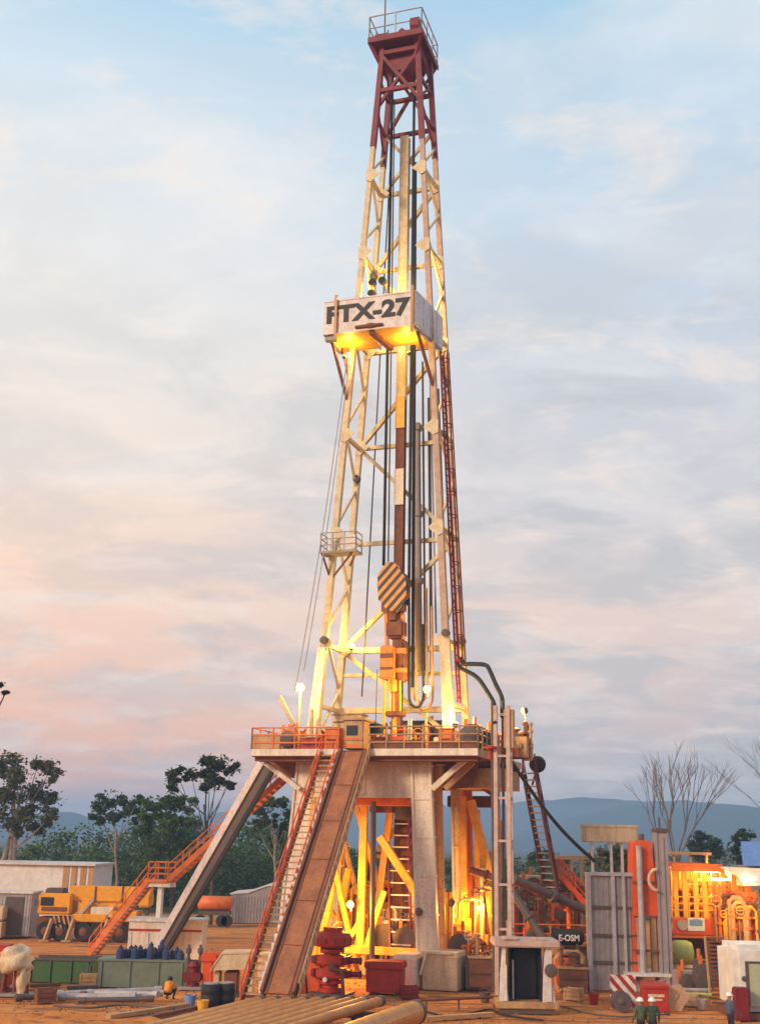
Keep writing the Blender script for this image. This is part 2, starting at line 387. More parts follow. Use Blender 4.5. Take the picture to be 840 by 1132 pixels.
# standpipes
for (px0, py0, px1, py1, rr, ly, mt) in ((463, 742, 461, 468, .22, 2.7, GREYP), (456, 760, 459, 180, .11, 1.9, BLACK), (477, 745, 474, 440, .10, 2.9, DKSTEEL), (494, 700, 484, 430, .09, 2.9, DKSTEEL), (470, 742, 467, 400, .07, 2.5, DKSTEEL), (428, 700, 436, 110, .05, 2.0, DKSTEEL), (482, 700, 470, 190, .06, 2.8, GREYP), (400, 770, 431, 190, .05, 2.8, DKSTEEL)):
    m = MB(); a = R(px0, py0, ly); b = R(px1, py1, ly); m.tube(a, b, rr, n=10)
    if rr > .2:
        for t in (.02, .35, .62, .98): c = a.lerp(b, t); m.tube(c - Vector((0, 0, .18)), c + Vector((0, 0, .18)), rr * 1.45, n=10)
    part('standpipe', m, mt, mast)
# red ladder on the right flank
m = MB()
for dy in (.9, 1.6):
    m.tube(leg('FR', 15.5) + Vector((.3, dy, 0)), leg('FR', 38.0) + Vector((.3, dy, 0)), .07, n=6)
z = 15.8
while z < 38:
    c = leg('FR', z) + Vector((.3, 0, 0)); m.tube(c + Vector((0, .9, 0)), c + Vector((0, 1.6, 0)), .035, n=5); z += .42
part('ladder', m, DKRED, mast)
m = MB()
z = 18
while z < 38:
    c = leg('FR', z); 
    pts = [c + Vector((.3 + .5 * sin(t), 1.25 - .42 * cos(t), 0)) for t in [pi * k / 6 for k in range(7)]]
    m.path(pts, .035, 5); z += 1.5
for k in range(5):
    t = pi * (k + 1) / 6; m.tube(leg('FR', 17.8) + Vector((.3 + .5 * sin(t), 1.25 - .42 * cos(t), 0)), leg('FR', 38) + Vector((.3 + .5 * sin(t), 1.25 - .42 * cos(t), 0)), .025, n=4)
part('ladder_cage', m, DKRED, mast)
# little work basket on the left leg
m = MB(); bx = R(368, 604, -.3); bx2 = R(404, 604, -.3); zf = R(386, 611, -.3).z
m.box(-4.3, -1.9, -1.1, .1, zf - .12, zf); bk = part('work_basket', m, GREYP, mast)
m = MB(); m.rail([(-4.25, .05, zf), (-4.25, -1.05, zf), (-1.95, -1.05, zf), (-1.95, .05, zf)], 1.15, .75, .04); part('railing', m, STEEL, bk)
m = MB(); m.box(-2.95, -2.0, -1.06, -1.02, zf + .05, zf + .95); part('panel', m, PANEL, bk)
m = MB(); m.beam((-4.2, -.9, zf - .1), leg('FL', zf - 1.6), .1, .1); m.beam((-2.2, -.9, zf - .1), leg('FL', zf - 1.6), .1, .1); m.beam((-2.1, -.5, zf - .06), leg('BL', zf - .06), .1, .1); part('bracket', m, RUST, bk)

# monkey board box
BZ0, BZ1 = 38.4, 40.7; BX0, BX1, BY0, BY1 = -3.95, 2.12, -2.6, 1.1
m = MB(); m.box(BX0 + .25, -1.05, BY0 + .06, .35, BZ0, BZ0 + .1); m.box(-.55, BX1 - .08, BY0 + .06, .35, BZ0, BZ0 + .1)
m.box(-1.05, -.55, BY0 + .06, BY0 + .5, BZ0, BZ0 + .1); m.box(BX1 - .9, BX1 + .3, .35, BY1, BZ0, BZ0 + .1)
mb_ = part('monkey_board', m, YELLOW, mast, 'underside of the racking platform with yellow lamp glow in its colour')  # yellow lamp glow from below is put into the deck colour
m = MB(); m.box(BX0, BX1, BY0 - .03, BY0 + .05, BZ0 - .02, BZ1)
for z in (BZ0 + .02, BZ1 - .05): m.box(BX0 - .02, BX1 + .02, BY0 - .06, BY0 - .03, z - .05, z + .05)
ww = part('wind_wall', m, PANEL, mb_ if False else mast, 'dirty pinkish white front panel with black lettering')
lettering('FTX-27', 5.55, 1.25, BLACKP, ww, (BX0 + .18, BY0 - .05, BZ0 + .66), (1, 0, 0), .045)
m = MB(); m.prism([(BX1, BY0 + .05, BZ0), (BX1 + .55, BY1 + .6, BZ0), (BX1 + .55, BY1 + .6, BZ1), (BX1, BY0 + .05, BZ1)], (.06, 0, 0))
for t in (.25, .5, .75): m.beam((BX1 + .09 + .55 * t, BY0 + t * (BY1 - BY0 + .6), BZ0), (BX1 + .09 + .55 * t, BY0 + t * (BY1 - BY0 + .6), BZ1), .06, .06)
part('wind_wall', m, PALEB, mast, 'pale bluish side panel')
m = MB(); m.prism([(BX0, BY0 + .05, BZ0), (BX0, .6, BZ0), (BX0, .6, BZ1), (BX0, BY0 + .05, BZ1)], (-.06, 0, 0)); part('wind_wall', m, PANEL, mast)
for x in (-3.12, 1.92):
    m = MB(); m.beam((x, BY0 - .12, BZ0 - .5), (x, BY0 - .12, BZ1 + .3), .16, .14); part('panel_post', m, TAN, mast)
m = MB(); m.box(-1.0, -.6, BY0 - .2, BY0 - .05, BZ0 + .1, BZ0 + .35); m.lathe((-.9, BY0 - .1, BZ0 + .22), [(.1, -.9), (.14, 0), (.1, .9)], 8, 'x'); part('winch', m, RUST, mast)
for x in (-3.3, -2.6, -1.9, .1, .7, 1.3):
    m = MB(); m.beam((x, BY0 + .3, BZ0 + 1.1), (x, -.4, BZ0 + 1.1), .12, .12); part('racking_finger', m, YELLOW, mast)
m = MB(); m.beam((-.8, BY0 + .1, BZ0 - .14), (-.35, .3, BZ0 - .14), .34, .24); part('beam', m, RUST, mast)
for a, b in (((BX0 + .3, BY0 + .6, BZ0), leg('FL', 34.6)), ((BX0 + .5, -.3, BZ0), leg('FL', 36.0)), ((BX1 - .1, BY0 + .6, BZ0), leg('FR', 35.0)), ((BX1 + .4, BY1 + .3, BZ0), leg('BR', 35.6))):
    m = MB(); m.beam(a, b, .16, .16); part('brace', m, RUST, mast)
m = MB(); m.box(BX0 + .05, BX0 + .75, BY0 + .1, BY0 + .5, BZ0 - .35, BZ0 - .03); m.beam((BX0 + .3, BY0 + .2, BZ0 - .1), (BX0 + .3, .3, BZ0 - .1), .14, .2); part('beam', m, GREYP, mast); m = MB(); m.beam((BX1 - .1, BY0 + .2, BZ0 - .1), (BX1 + .5, BY1 + .5, BZ0 - .1), .14, .2); part('beam', m, GREYP, mast)

# crown
cz = ZT
m = MB(); m.box(-2.15, 1.75, -.7, 3.6, cz - .1, cz); m.box(-2.15, 1.75, -.74, -.7, cz - .25, cz + .2); m.box(1.75, 1.79, -.7, 3.6, cz - .25, cz + .2); m.box(-2.19, -2.15, -.7, 3.6, cz - .25, cz + .2)
cr = part('crown_platform', m, DKRED, mast)
m = MB(); m.rail([(-2.1, -.65, cz), (1.7, -.65, cz), (1.7, 3.5, cz), (-2.1, 3.5, cz), (-2.1, -.65, cz)], 1.9, 1.6, .045, 1); part('railing', m, STEEL, cr)
for x in (-2.1, 1.7):
    m = MB(); m.beam((x, -.6, cz - .1), (lerp(x, -.02, .42), .1, cz - 2.0), .16, .16); part('bracket', m, DKRED, cr)
    m = MB(); m.beam((x, 3.4, cz - .1), (lerp(x, 0, .35), 2.5, cz - 2), .16, .16); part('bracket', m, DKRED, cr)
m = MB(); m.prism([(-1.2, .5, cz), (1.35, .5, cz), (1.35, .5, cz + .75), (.55, .5, cz + .9), (-.1, .5, cz + 1.5), (-.75, .5, cz + .85), (-1.2, .5, cz + .6)], (0, .12, 0))
m.prism([(-1.2, 2.0, cz), (1.35, 2.0, cz), (1.35, 2.0, cz + .75), (-.1, 2.0, cz + 1.5), (-1.2, 2.0, cz + .6)], (0, .12, 0)); part('crown_block_frame', m, DKRED, mast)
for x in (-.75, -.35, .05, .45, .85):
    m = MB(); m.lathe((x, 1.3, cz + .35), [(.55, -.1), (.85, -.1), (.72, 0), (.85, .1), (.55, .1)], 18, 'x'); part('sheave', m, DKRED, mast)
m = MB(); m.lathe((1.15, -.1, cz + .8), [(.3, -.3), (.65, -.3), (.65, .3), (.3, .3)], 16, 'x'); part('sheave', m, DKRED, mast)
m = MB(); m.box(-1.35, 1.35, .3, 2.3, cz - 1.15, cz - .12); m.prism([(-1.1, .3, cz - 1.15), (1.1, .3, cz - 1.15), (.5, .3, cz - 2.1), (-.5, .3, cz - 2.1)], (0, 1.6, 0)); part('crown_beam', m, DKRED, mast)
m = MB(); m.tube((-1.35, .5, cz), (-1.35, .5, cz + 4.6), .05, n=6); part('antenna', m, DKSTEEL, mast)
m = MB(); m.box(-1.95, -.95, .1, .2, cz + .5, cz + 1.0); m.tube((-1.9, .15, cz), (-1.9, .15, cz + 1), .05, n=5); m.tube((-1.0, .15, cz), (-1.0, .15, cz + 1.2), .05, n=5); part('winch', m, DKRED, mast)
# white foot columns in front of the leg feet
m = MB(); a = leg('FL', DECK); b = leg('FL', 18.8); m.beam(a + Vector((-.12, -.2, 0)), b + Vector((-.03, -.2, 0)), .72, .3, (0, 1, 0), .5, .3); part('leg_foot', m, WHITE, mast)
m = MB(); a = leg('FR', DECK + .6); b = leg('FR', 19.3); m.beam(a + Vector((0, -.2, 0)), b + Vector((0, -.2, 0)), .7, .3, (0, 1, 0), .56, .3); part('leg_foot', m, CREAM, mast)
for k, z in (('FL', 19.2), ('BR', 19.4), ('FR', 19.4), ('BL', 30.3), ('BL', 44.7)):
    m = MB(); c = leg(k, z); m.lathe(c + Vector((.1, -.35, 0)), [(.1, -.22), (.24, -.18), (.24, .2), (.1, .25)], 10, 'y'); part('pin', m, DKSTEEL, mast)
# cluster of black lights/speakers above box
for px, py in ((412, 313), (423, 311), (411, 325)):
    c = R(px, py, .2); m = MB(); m.lathe(c, [(.12, .25), (.26, .1), (.26, -.2), (.2, -.25)], 10, 'y'); m.tube(c + Vector((0, .2, 0)), c + Vector((-.05, .9, -.4)), .05, n=5); part('loudspeaker', m, BLACK, mast)

# wire lines in the mast (each hangs from the crown)
for px0, py0, px1, py1, ly, r, lab in ((434, 75, 424, 625, 1.4, .10, 'black drilling line hanging down the mast left of the centre beam'), (458, 78, 452, 640, 1.5, .10, 'black drilling line hanging down the mast right of the centre beam')):
    a = R(px0, py0, ly); b = R(px1, py1, ly); m = MB(); m.tube(a, b, r, n=7)
    solo('drilling_line', m, BLACK, lab, 'cable', RIG, tuple(b))
for k, (a, b) in enumerate((((384, 396), (326, 765)), ((387, 396), (336, 742)))):
    m = MB(); p = R(*a, -1.5); q = R(*b, -2.5); n = 14
    m.path([p.lerp(q, t / n) - Vector((0, 0, 1.2 * sin(pi * t / n))) for t in range(n + 1)], .035, 5)
    solo('guy_cable', m, STEEL, ['thin grey cable running from the lettered box to the left drill floor edge', 'thin grey cable running from the lettered box to beside the left floodlight'][k], 'cable', RIG, tuple(q))

# travelling block
c = R(435, 650, .8); S_ = lambda px, py, ly=.8: R(px, py, ly)
tb = thing('travelling_block', 'hexagonal travelling block with black and orange diagonal stripes hanging in the mast', 'pulley block', RIG, (c.x, .8, S_(435, 678).z))
poly = [S_(430, 622), (S_(438, 623)), S_(450, 640), S_(451, 664), S_(440, 678), S_(428, 674), S_(420, 664), S_(419, 637)]
m = MB(); m.prism([Vector((p.x, .45, p.z)) for p in poly], (0, .12, 0)); part('side_plate', m, HAZARD, tb)
m = MB(); m.prism([Vector((p.x, 1.1, p.z)) for p in poly], (0, .12, 0)); part('side_plate', m, HAZARD, tb)
m = MB(); m.lathe((c.x, .84, c.z + .2), [(.2, -.25), (1.0, -.25), (.85, 0), (1.0, .25), (.2, .25)], 18, 'y'); part('sheave', m, DKSTEEL, tb)
m = MB(); m.box(c.x - .7, c.x + .75, .57, 1.1, S_(435, 676).z, S_(435, 668).z); part('spreader', m, RUST, tb)
m = MB(); m.tube((c.x, .85, S_(435, 676).z), (c.x, .85, S_(435, 686).z), .3, n=10); part('hook', m, RUST, tb)
# top drive
td = thing('top_drive', 'orange and brown top drive hanging under the striped block', 'top drive', RIG, (c.x, 1.0, S_(435, 760).z))
def bx(x0, y0, x1, y1, ly, d, mm, nm, bev=.08):
    a = S_(x0, y1, ly); b = S_(x1, y0, ly); m = MB(); m.bbox(a.x, b.x, ly, ly + d, a.z, b.z, bev); return part(nm, m, mm, td)
bx(419, 713, 435, 750, .1, 1.3, TDRIVE, 'housing')
bx(437, 706, 446, 752, .5, 1.1, RUST, 'motor'); bx(436, 716, 448, 722, .4, .3, TDRIVE, 'flange', .02); bx(436, 738, 448, 743, .4, .3, TDRIVE, 'flange', .02)
bx(426, 684, 446, 705, .6, .9, RUST, 'swivel', .15)
m = MB(); 
for x in (427, 445): m.beam(S_(x, 678, .9), S_(x + 1, 720, .9), .2, .2)
part('bail', m, TDRIVE, td)
m = MB(); m.tube(S_(436, 748, .9), S_(436, 765, .9), .3, n=10); m.tube(S_(436, 765, .9), S_(436, 822, .9), .13, n=10); part('drive_shaft', m, YELLOW, td)
m = MB()
for x in (430, 442): m.tube(S_(x, 750, .7), S_(x + .5, 790, .7), .08, n=6)
part('elevator_link', m, YELLOW, td)
m = MB(); m.bbox(S_(426, 790, .6).x, S_(426, 790, .6).x + .5, .5, 1.2, S_(436, 792, .6).z, S_(436, 786, .6).z, .06); m.bbox(S_(436, 790, .6).x - .2, S_(446, 790, .6).x, .5, 1.2, S_(436, 792, .6).z, S_(436, 786, .6).z, .06); part('elevator', m, RUST, td)
bx(420, 722, 434, 727, .02, .1, RUST, 'grille', .01); bx(420, 737, 434, 740, .02, .1, RUST, 'grille', .01)
# hose loops near the top drive
for k, (xa, xb, yb) in enumerate(((452, 468, 782), (460, 478, 784), (456, 472, 776))):
    p0 = S_(xa, 640, 1.6 + k * .2); p1 = S_(xa, yb - 14, 1.6 + k * .2); p2 = S_((xa + xb) / 2, yb, 1.6 + k * .2); p3 = S_(xb, yb - 14, 1.6 + k * .2); p4 = S_(xb - 1, 690 - k * 20, 1.6 + k * .2)
    pts = [p0, p1]
    for t in range(1, 8):
        a = pi - pi * t / 8; pts.append(Vector(((p1.x + p3.x) / 2 + (p3.x - p1.x) / 2 * cos(a), 1.6 + k * .2, p1.z - (p1.z - p2.z) * sin(a))))
    pts += [p3, p4]; m = MB(); m.path(pts, .085, 7)
    solo('service_hose', m, TAN if k else BLACK, ['black hose loop hanging right beside the orange top drive', 'tan hose loop, rightmost of the three beside the top drive', 'tan hose loop, middle of the three beside the top drive'][k], 'hose', RIG, tuple(p2))

# ============================================================ SUBSTRUCTURE
sub = thing('substructure', 'white steel substructure with thick pillars and yellow braces carrying the drill floor', 'substructure', RIG, (0, 1, 0))
def pillar(x0t, x1t, x0b, x1b, y0, y1, zt, zb, mm, lab=None):
    m = MB(); m.hexa([(x0b, y0, zb), (x1b, y0, zb), (x1b, y1, zb), (x0b, y1, zb), (x0t, y0, zt), (x1t, y0, zt), (x1t, y1, zt), (x0t, y1, zt)])
    for t in (.02, .2, .4, .6, .8, .98):
        z = lerp(zb, zt, t); a = lerp(x0b, x0t, t); b = lerp(x1b, x1t, t); m.box(a - .05, b + .05, y0 - .05, y1 + .03, z - .05, z + .05)
    for (xt, xb) in ((x0t, x0b), (x1t, x1b)): m.beam((xb, y0 - .03, zb), (xt, y0 - .03, zt), .14, .1, (0, 1, 0))
    part('pillar', m, mm, sub, lab)
pillar(1.84, 2.9, 2.31, 3.4, -1.3, -.7, 11.9, 1.6, WHITE)
pillar(-5.1, -4.1, -6.0, -4.9, -1.3, -.7, 11.9, .3, WHITE)
def pxp(a, b, c, d, ly, dep, mm): pillar(R(a, 850, ly).x, R(b, 850, ly).x, R(c, 1072, ly).x, R(d, 1072, ly).x, ly, ly + dep, 11.9, .3, mm)
pxp(475, 487, 480, 492, .6, .3, TAN)  # tan puts the shadow side of the pillars into the colour
pxp(499, 509, 503, 514, 4.6, .35, CREAM)
pxp(511, 520, 513, 522, 5.6, .4, ORANGE)
pillar(-5.2, -4.3, -5.7, -4.7, 5, 6, 11.9, .3, CREAM)
pillar(-5.2, -4.4, -5.5, -4.7, 2.0, 2.8, 11.9, .3, CREAM)
m = MB(); m.box(-4.08, 1.82, -1.2, -.5, 10.0, 11.9)
for x in (-2.6, -1.0, .6): m.box(x - .06, x + .06, -1.26, -1.2, 10.06, 11.84)
m.box(-4.05, 1.82, -1.3, -1.2, 9.9, 10.0); part('cross_beam', m, WHITE, sub)
for y in (2.2, 5.2):
    m = MB(); m.ibeam((-4.3, y, 11.2), (2.9, y, 11.2), .6, 1.2); part('cross_beam', m, CREAM, sub)
for x in (-4.6, 3.2):
    m = MB(); m.ibeam((x, -.1, 11.45), (x, 9.5, 11.45), .4, .8); part('side_beam', m, CREAM, sub)
# right overhang: braces and rusty soffit
for (a, b, ly, w, mm) in (((478, 872), (516, 838), -1.6, .3, WHITE), ((492, 872), (523, 842), -.6, .3, TAN), ((293, 843), (331, 872), -1.6, .26, WHITE), ((520, 862), (546, 880), 3, .2, RUST)):
    m = MB(); m.beam(R(*a, ly), R(*b, ly), w, w); part('brace', m, mm, sub)
m = MB(); m.prism([R(486, 842, .6), R(530, 842, .6), R(522, 870, .6), R(486, 874, .6)], (0, .12, 0)); part('gusset', m, RUST, sub)
m = MB(); m.prism([R(288, 836, .2), R(330, 836, .2), R(330, 862, .2), R(318, 858, .2)], (0, .12, 0)); part('gusset', m, RUST, sub)
m = MB(); m.box(3.4, 6.6, 1.2, 6, 10.6, 11.7); m.box(3.4, 6.62, 1.14, 1.2, 11.0, 11.2); part('side_tank', m, TAN, sub)
# yellow tubular braces inside
for (a, b, la, lb, w) in (((403, 888), (398, 1056), 1, 1, .42), ((432, 892), (412, 1050), 3, 3, .40), ((420, 925), (463, 992), 1.4, 1.4, .42), ((392, 885), (420, 985), 4, 4, .3),
        ((378, 925), (352, 1060), 2, 2, .4), ((386, 960), (366, 1062), 3, 3, .38), ((520, 885), (546, 985), 4.5, 4.5, .5), ((512, 880), (514, 1060), 4.6, 4.6, .35), ((527, 895), (530, 1060), 5, 5, .35), ((460, 890), (418, 940), 5.5, 5.5, .3), ((404, 1010), (372, 1060), 1.2, 1.2, .3), ((372, 900), (398, 1000), 5.2, 5.2, .3), ((366, 940), (392, 1060), 1.6, 1.6, .3), ((440, 885), (458, 1050), 5.0, 5.0, .26), ((398, 1056), (454, 1020), 5.6, 5.6, .24), ((540, 985), (552, 1075), 4.4, 4.4, .4), ((352, 985), (398, 1060), 5, 5, .3), ((425, 985), (404, 1050), .6, .6, .3)):
    m = MB(); m.beam(R(*a, la), R(*b, lb), w, w * .8, (0, 1, 0)); part('yellow_brace', m, YELLOW, sub)
m = MB(); a = R(392, 884, .2); b = R(452, 878, .2); m.box(a.x, b.x, .1, .7, 9.5, 9.98); part('cross_beam', m, ORANGE, sub, 'orange lower cross beam')
m = MB(); a = R(360, 1052, .4); m.box(a.x, 2.2, .3, .7, 1.35, 1.75); part('cross_beam', m, YELLOW, sub, 'yellow low cross beam')
m = MB(); m.box(-4.7, 2.9, 6.2, 6.5, .2, 4.6)
for x in (-3.4, -2, -.6, .8, 2): m.box(x - .08, x + .08, 6.1, 6.2, .2, 4.6)
m.box(-4.7, 2.9, 6.08, 6.2, 2.3, 2.45); part('bulkhead', m, YELLOW, sub, 'back wall under the floor with lamp glow painted yellow')  # yellow carries the glow of the lamp under the floor
for (x0, y0, x1, y1, ly, mm) in ((408, 884, 434, 898, 2.6, RUST), (436, 882, 458, 906, 3.0, DKSTEEL), (494, 880, 548, 892, 6.4, RUST), (352, 975, 372, 1000, 5.8, TAN), (405, 965, 418, 990, 5.8, RUST)):
    a = R(x0, y1, ly); b = R(x1, y0, ly); m = MB(); m.bbox(a.x, b.x, ly, ly + .8, a.z, b.z, .05); part('equipment_box', m, mm, sub)
# base boxes
for (x0, x1, y0, y1, z1, mm) in ((1.55, 2.75, -3.2, -1.4, 1.75, WHITE), (2.95, 4.85, -2.6, -.2, 1.9, CREAM), (5.0, 6.0, -1.4, 1.4, 1.4, GREYP), (-6.6, -4.2, -2.4, -.2, 1.4, CREAM), (2.2, 4.4, 4.4, 6.6, .9, CREAM), (-6.4, -4.2, 4.4, 6.6, .9, CREAM)):
    m = MB(); m.bbox(x0, x1, y0, y1, 0, z1, .05); m.box(x0 - .05, x1 + .05, y0 - .05, y1 + .05, z1 - .25, z1 - .17); part('base_box', m, mm, sub)
m = MB(); m.beam((3.2, -2.75, 1.85), (2.9, -2.75, .75), .22, .1); m.beam((2.9, -2.7, 1.88), (4.6, -2.7, 1.88), .1, .12); part('gusset', m, WHITE, sub)
m = MB(); m.box(-6.3, 5.8, 6.6, 7.0, 0, .6); m.box(-6.0, -5.4, -.2, 6.6, 0, .5); m.box(4.2, 4.8, -.2, 6.6, 0, .5); part('skid_beam', m, RUST, sub)
for px, py, ly in ((463, 1008, -1.4), (499, 998, 1.6)):
    c = R(px, py, ly); m = MB(); m.lathe(c, [(.12, -.16), (.22, -.12), (.22, .0), (.1, .08)], 10, 'y'); m.tube(c, c + Vector((0, .2, .25)), .05, n=5); part('clamp', m, DKSTEEL, sub)
m = MB(); a = R(413, 886, -.6); b = R(411, 1068, -.6); m.tube(a, b, .16, n=8); part('drain_pipe', m, DKSTEEL, sub)

# ============================================================ DRILL FLOOR
FX0, FX1, FY0, FY1 = -7.35, 6.1, -3.0, 9.0
df = thing('drill_floor', 'rust coloured drill floor deck with white front edge and railings on top of the pillars', 'drill floor', RIG, (0, 3, 11.9))
m = MB(); m.box(FX0 + .06, FX1 - .06, FY0 + .06, FY1, 12.06, DECK); part('deck', m, RUST, df)
for (x0, x1) in ((FX0, -1.85), (-.25, FX1)):
    m = MB(); m.box(x0, x1, FY0 - .05, FY0 + .06, 12.12, 12.5); part('edge_beam', m, WHITE, df)
m = MB(); m.box(FX0 - .05, FX0 + .06, FY0 + .06, FY1, 12.1, 12.5); m.box(FX1 - .06, FX1 + .05, FY0 + .06, FY1, 12.1, 12.5); part('edge_beam', m, TAN, df)
m = MB()
for y in (-2.6, -1.9, 1, 3, 5, 7, 8.8): m.beam((FX0 + .1, y, 11.95), (FX1 - .1, y, 11.95), .14, .22)
part('joist', m, RUST, df)
m = MB(); m.rail([(-2.0, FY0, DECK), (FX0, FY0, DECK), (FX0, FY1, DECK)], 1.3, 1.2, .045); part('railing', m, ORANGE, df, 'orange railing along the left wing')
m = MB(); m.rail([(-.2, FY0, DECK), (FX1, FY0, DECK), (FX1, 6.6, DECK)], 1.3, 1.1, .045); part('railing', m, TAN, df)
m = MB(); m.box(FX0, -5.6, FY0 - .0, FY0 + .03, DECK + .1, DECK + .95); m.box(FX0 + .01, FX0 + .04, FY0 + .1, 2, DECK + .1, DECK + .95); part('kick_panel', m, TAN, df)
m = MB(); m.box(3.3, FX1 - .1, FY0 + .04, FY0 + .07, DECK + .05, DECK + .45); m.box(-.2, 3.1, FY0 + .04, FY0 + .07, DECK + .05, DECK + .55); part('kick_panel', m, RUST, df)

def rbox(name, lab, cat, px0, py0, px1, py1, ly, d, mm, group=None, det=None):
    a = R(px0, py1, ly); b = R(px1, py0, ly); z0 = max(a.z, DECK) if a.z > 11.5 else a.z
    t = thing(name, lab, cat, RIG, ((a.x + b.x) / 2, ly + d / 2, z0), group)
    m = MB(); m.bbox(a.x, b.x, ly, ly + d, z0, b.z, .05); part('body', m, mm, t)
    if det: det(t, a.x, b.x, ly, ly + d, z0, b.z)
    return t
def det_cabin(t, x0, x1, y0, y1, z0, z1):
    m = MB(); m.box(x0 + .2, x1 - .35, y0 - .04, y0 - .01, z1 - .85, z1 - .3); part('window', m, GLASS, t)
    m = MB(); m.box(x0 - .1, x1 + .1, y0 - .1, y1 + .1, z1 + .003, z1 + .12); part('roof', m, TAN, t)
    m = MB(); m.box(x0 + .05, x1 - .05, y0 - .05, y0 - .01, z0 + .05, z0 + .25); m.box(x0 + .05, x1 - .05, y0 - .05, y0 - .01, z0 + .5, z0 + .62); part('bumper', m, ORANGE, t)
def det_mach(t, x0, x1, y0, y1, z0, z1):
    r = min((z1 - z0) * .42, .8); c = ((x0 + x1) / 2, y0 - .05, (z0 + z1) / 2)
    m = MB(); m.lathe(c, [(r * .5, -.22), (r, -.18), (r, 0), (r * .6, .02)], 14, 'y'); part('drum', m, DKSTEEL, t)
    m = MB(); m.box(x0 + .05, x0 + .25, y0 - .06, y0 - .01, z0, z1 + .25); part('bracket', m, ORANGE, t); m = MB(); m.tube(((x0 + x1) / 2, y1 - .2, z1 - .02), ((x0 + x1) / 2, y1 - .2, z1 + .5), .1, n=8); part('pipe', m, ORANGE, t)
def det_tool(t, x0, x1, y0, y1, z0, z1):
    m = MB(); m.box(x0 - .03, x1 + .03, y0 - .03, y1 + .03, z1 + .003, z1 + .08); part('lid', m, TAN, t)
    m = MB(); m.beam((x0 + .15, y0 - .05, (z0 + z1) / 2), (x1 - .15, y0 - .05, (z0 + z1) / 2), .05, .06); part('handle', m, DKSTEEL, t)
rbox('gate_cabin', 'tan cabin with dark window at the head of the pipe ramp', 'cabin', 379, 796, 402, 828, -2.7, 1.5, TAN, None, det_cabin)
rbox('hydraulic_unit', 'orange machine behind the left floor railing under the floodlight', 'machine', 310, 806, 328, 829, -1.6, 1.4, ORANGE, None, det_mach)
rbox('tool_chest', 'red tool chest on the left wing of the drill floor beside the railing gap', 'tool chest', 332, 816, 352, 829, -2.2, 1.0, RED, None, det_tool)
rbox('tool_chest', 'orange tool chest just left of the tan cabin on the drill floor', 'tool chest', 358, 806, 374, 829, -2.3, 1.0, ORANGE, None, det_tool)
rbox('iron_roughneck', 'low rust red machine under the top drive in the middle of the floor', 'machine', 408, 814, 448, 829, -1.0, 1.4, ORRED, None, det_mach)
rbox('drawworks', 'dark drawworks behind the pipe in the middle of the drill floor', 'winch', 440, 796, 494, 824, 4.0, 2.4, DKSTEEL, None, det_mach)
rbox('control_box', 'orange control box beside the bright right foot of the mast', 'control box', 484, 806, 500, 828, -1.5, 1, ORANGE, None, det_tool)
rbox('air_winch', 'dark winch with drum behind the right front railing', 'winch', 512, 800, 526, 829, -1.8, 1.4, DKSTEEL, None, det_mach)
rbox('manifold_cabinet', 'brown cabinet at the right end of the drill floor beside the pipe tower', 'cabinet', 560, 816, 574, 842, 3.2, 1.2, RUST, None, det_tool)
rbox('manifold_cabinet', 'smaller tan cabinet under the right pole lamp at the floor corner', 'cabinet', 575, 822, 585, 842, 4.6, 1.2, TAN, None, det_tool)
rbox('valve_skid', 'orange valve skid on the right wing between dark winch and pipe tower', 'valve skid', 528, 806, 544, 834, 0, 1.2, ORANGE, None, det_mach)
rbox('water_tank', 'brownish yellow tank behind the tan cabin at the left mast foot', 'tank', 366, 790, 400, 806, 2.2, 1.2, CREAM, None, det_tool)
# round black tongs and slim posts
c = R(415, 806, -1.2); t = thing('pipe_tong', 'round black pipe tong hanging above the low red machine', 'tong', RIG, (c.x, -1.2, c.z - .4))
m = MB(); m.lathe(c, [(.12, -.35), (.45, -.25), (.5, 0), (.45, .25), (.12, .35)], 14, 'z'); part('head', m, BLACK, t)
m = MB(); m.beam(c + Vector((.2, 0, .1)), c + Vector((.95, .2, .1)), .12, .2); m.beam(c + Vector((-.9, .1, -.1)), c, .1, .16); part('arm', m, DKSTEEL, t)
m = MB(); m.tube(c + Vector((0, 0, .3)), R(417, 740, -1.0), .03, n=5); part('hang_line', m, DKSTEEL, t)
for k, (px, py, ly, r, mm, lab) in enumerate(((453, 795, -2.6, .13, WHITE, 'white post standing at the front edge of the drill floor'), (471, 788, -2.4, .07, CREAM, 'slim cream post on the floor below the bright lamp'), (425, 752, -.2, .09, YELLOW, 'thin yellow pipe standing on the floor left of the drive shaft'))):
    a = R(px, py, ly); m = MB(); m.tube((a.x, ly, DECK), a, r, n=8); m.tube((a.x, ly, DECK), (a.x, ly, DECK + .08), r * 2.2, n=8); solo('floor_post', m, mm, lab, 'post', RIG, (a.x, ly, DECK))
# small crane arm near left floodlight
a = R(322, 800, -1.5); b = R(309, 770, -1.5); t = thing('jib_arm', 'short grey jib arm leaning out beside the left floodlight', 'jib', RIG, tuple(R(325, 829, -1.5)))
m = MB(); m.tube((a.x + .2, -1.5, DECK), (a.x + .2, -1.5, a.z), .12, n=8); part('post', m, GREYP, t)
m = MB(); m.beam(a + Vector((.2, 0, -.1)), b, .24, .3, (0, 1, 0)); part('arm', m, GREYP, t)
m = MB(); m.tube(R(344, 828, -1), R(344, 784, -1), .14, n=8); solo('vent_stack', m, GREYP, 'grey vent stack on the left wing close to the white mast foot', 'pipe', RIG, tuple(R(344, 828, -1)))

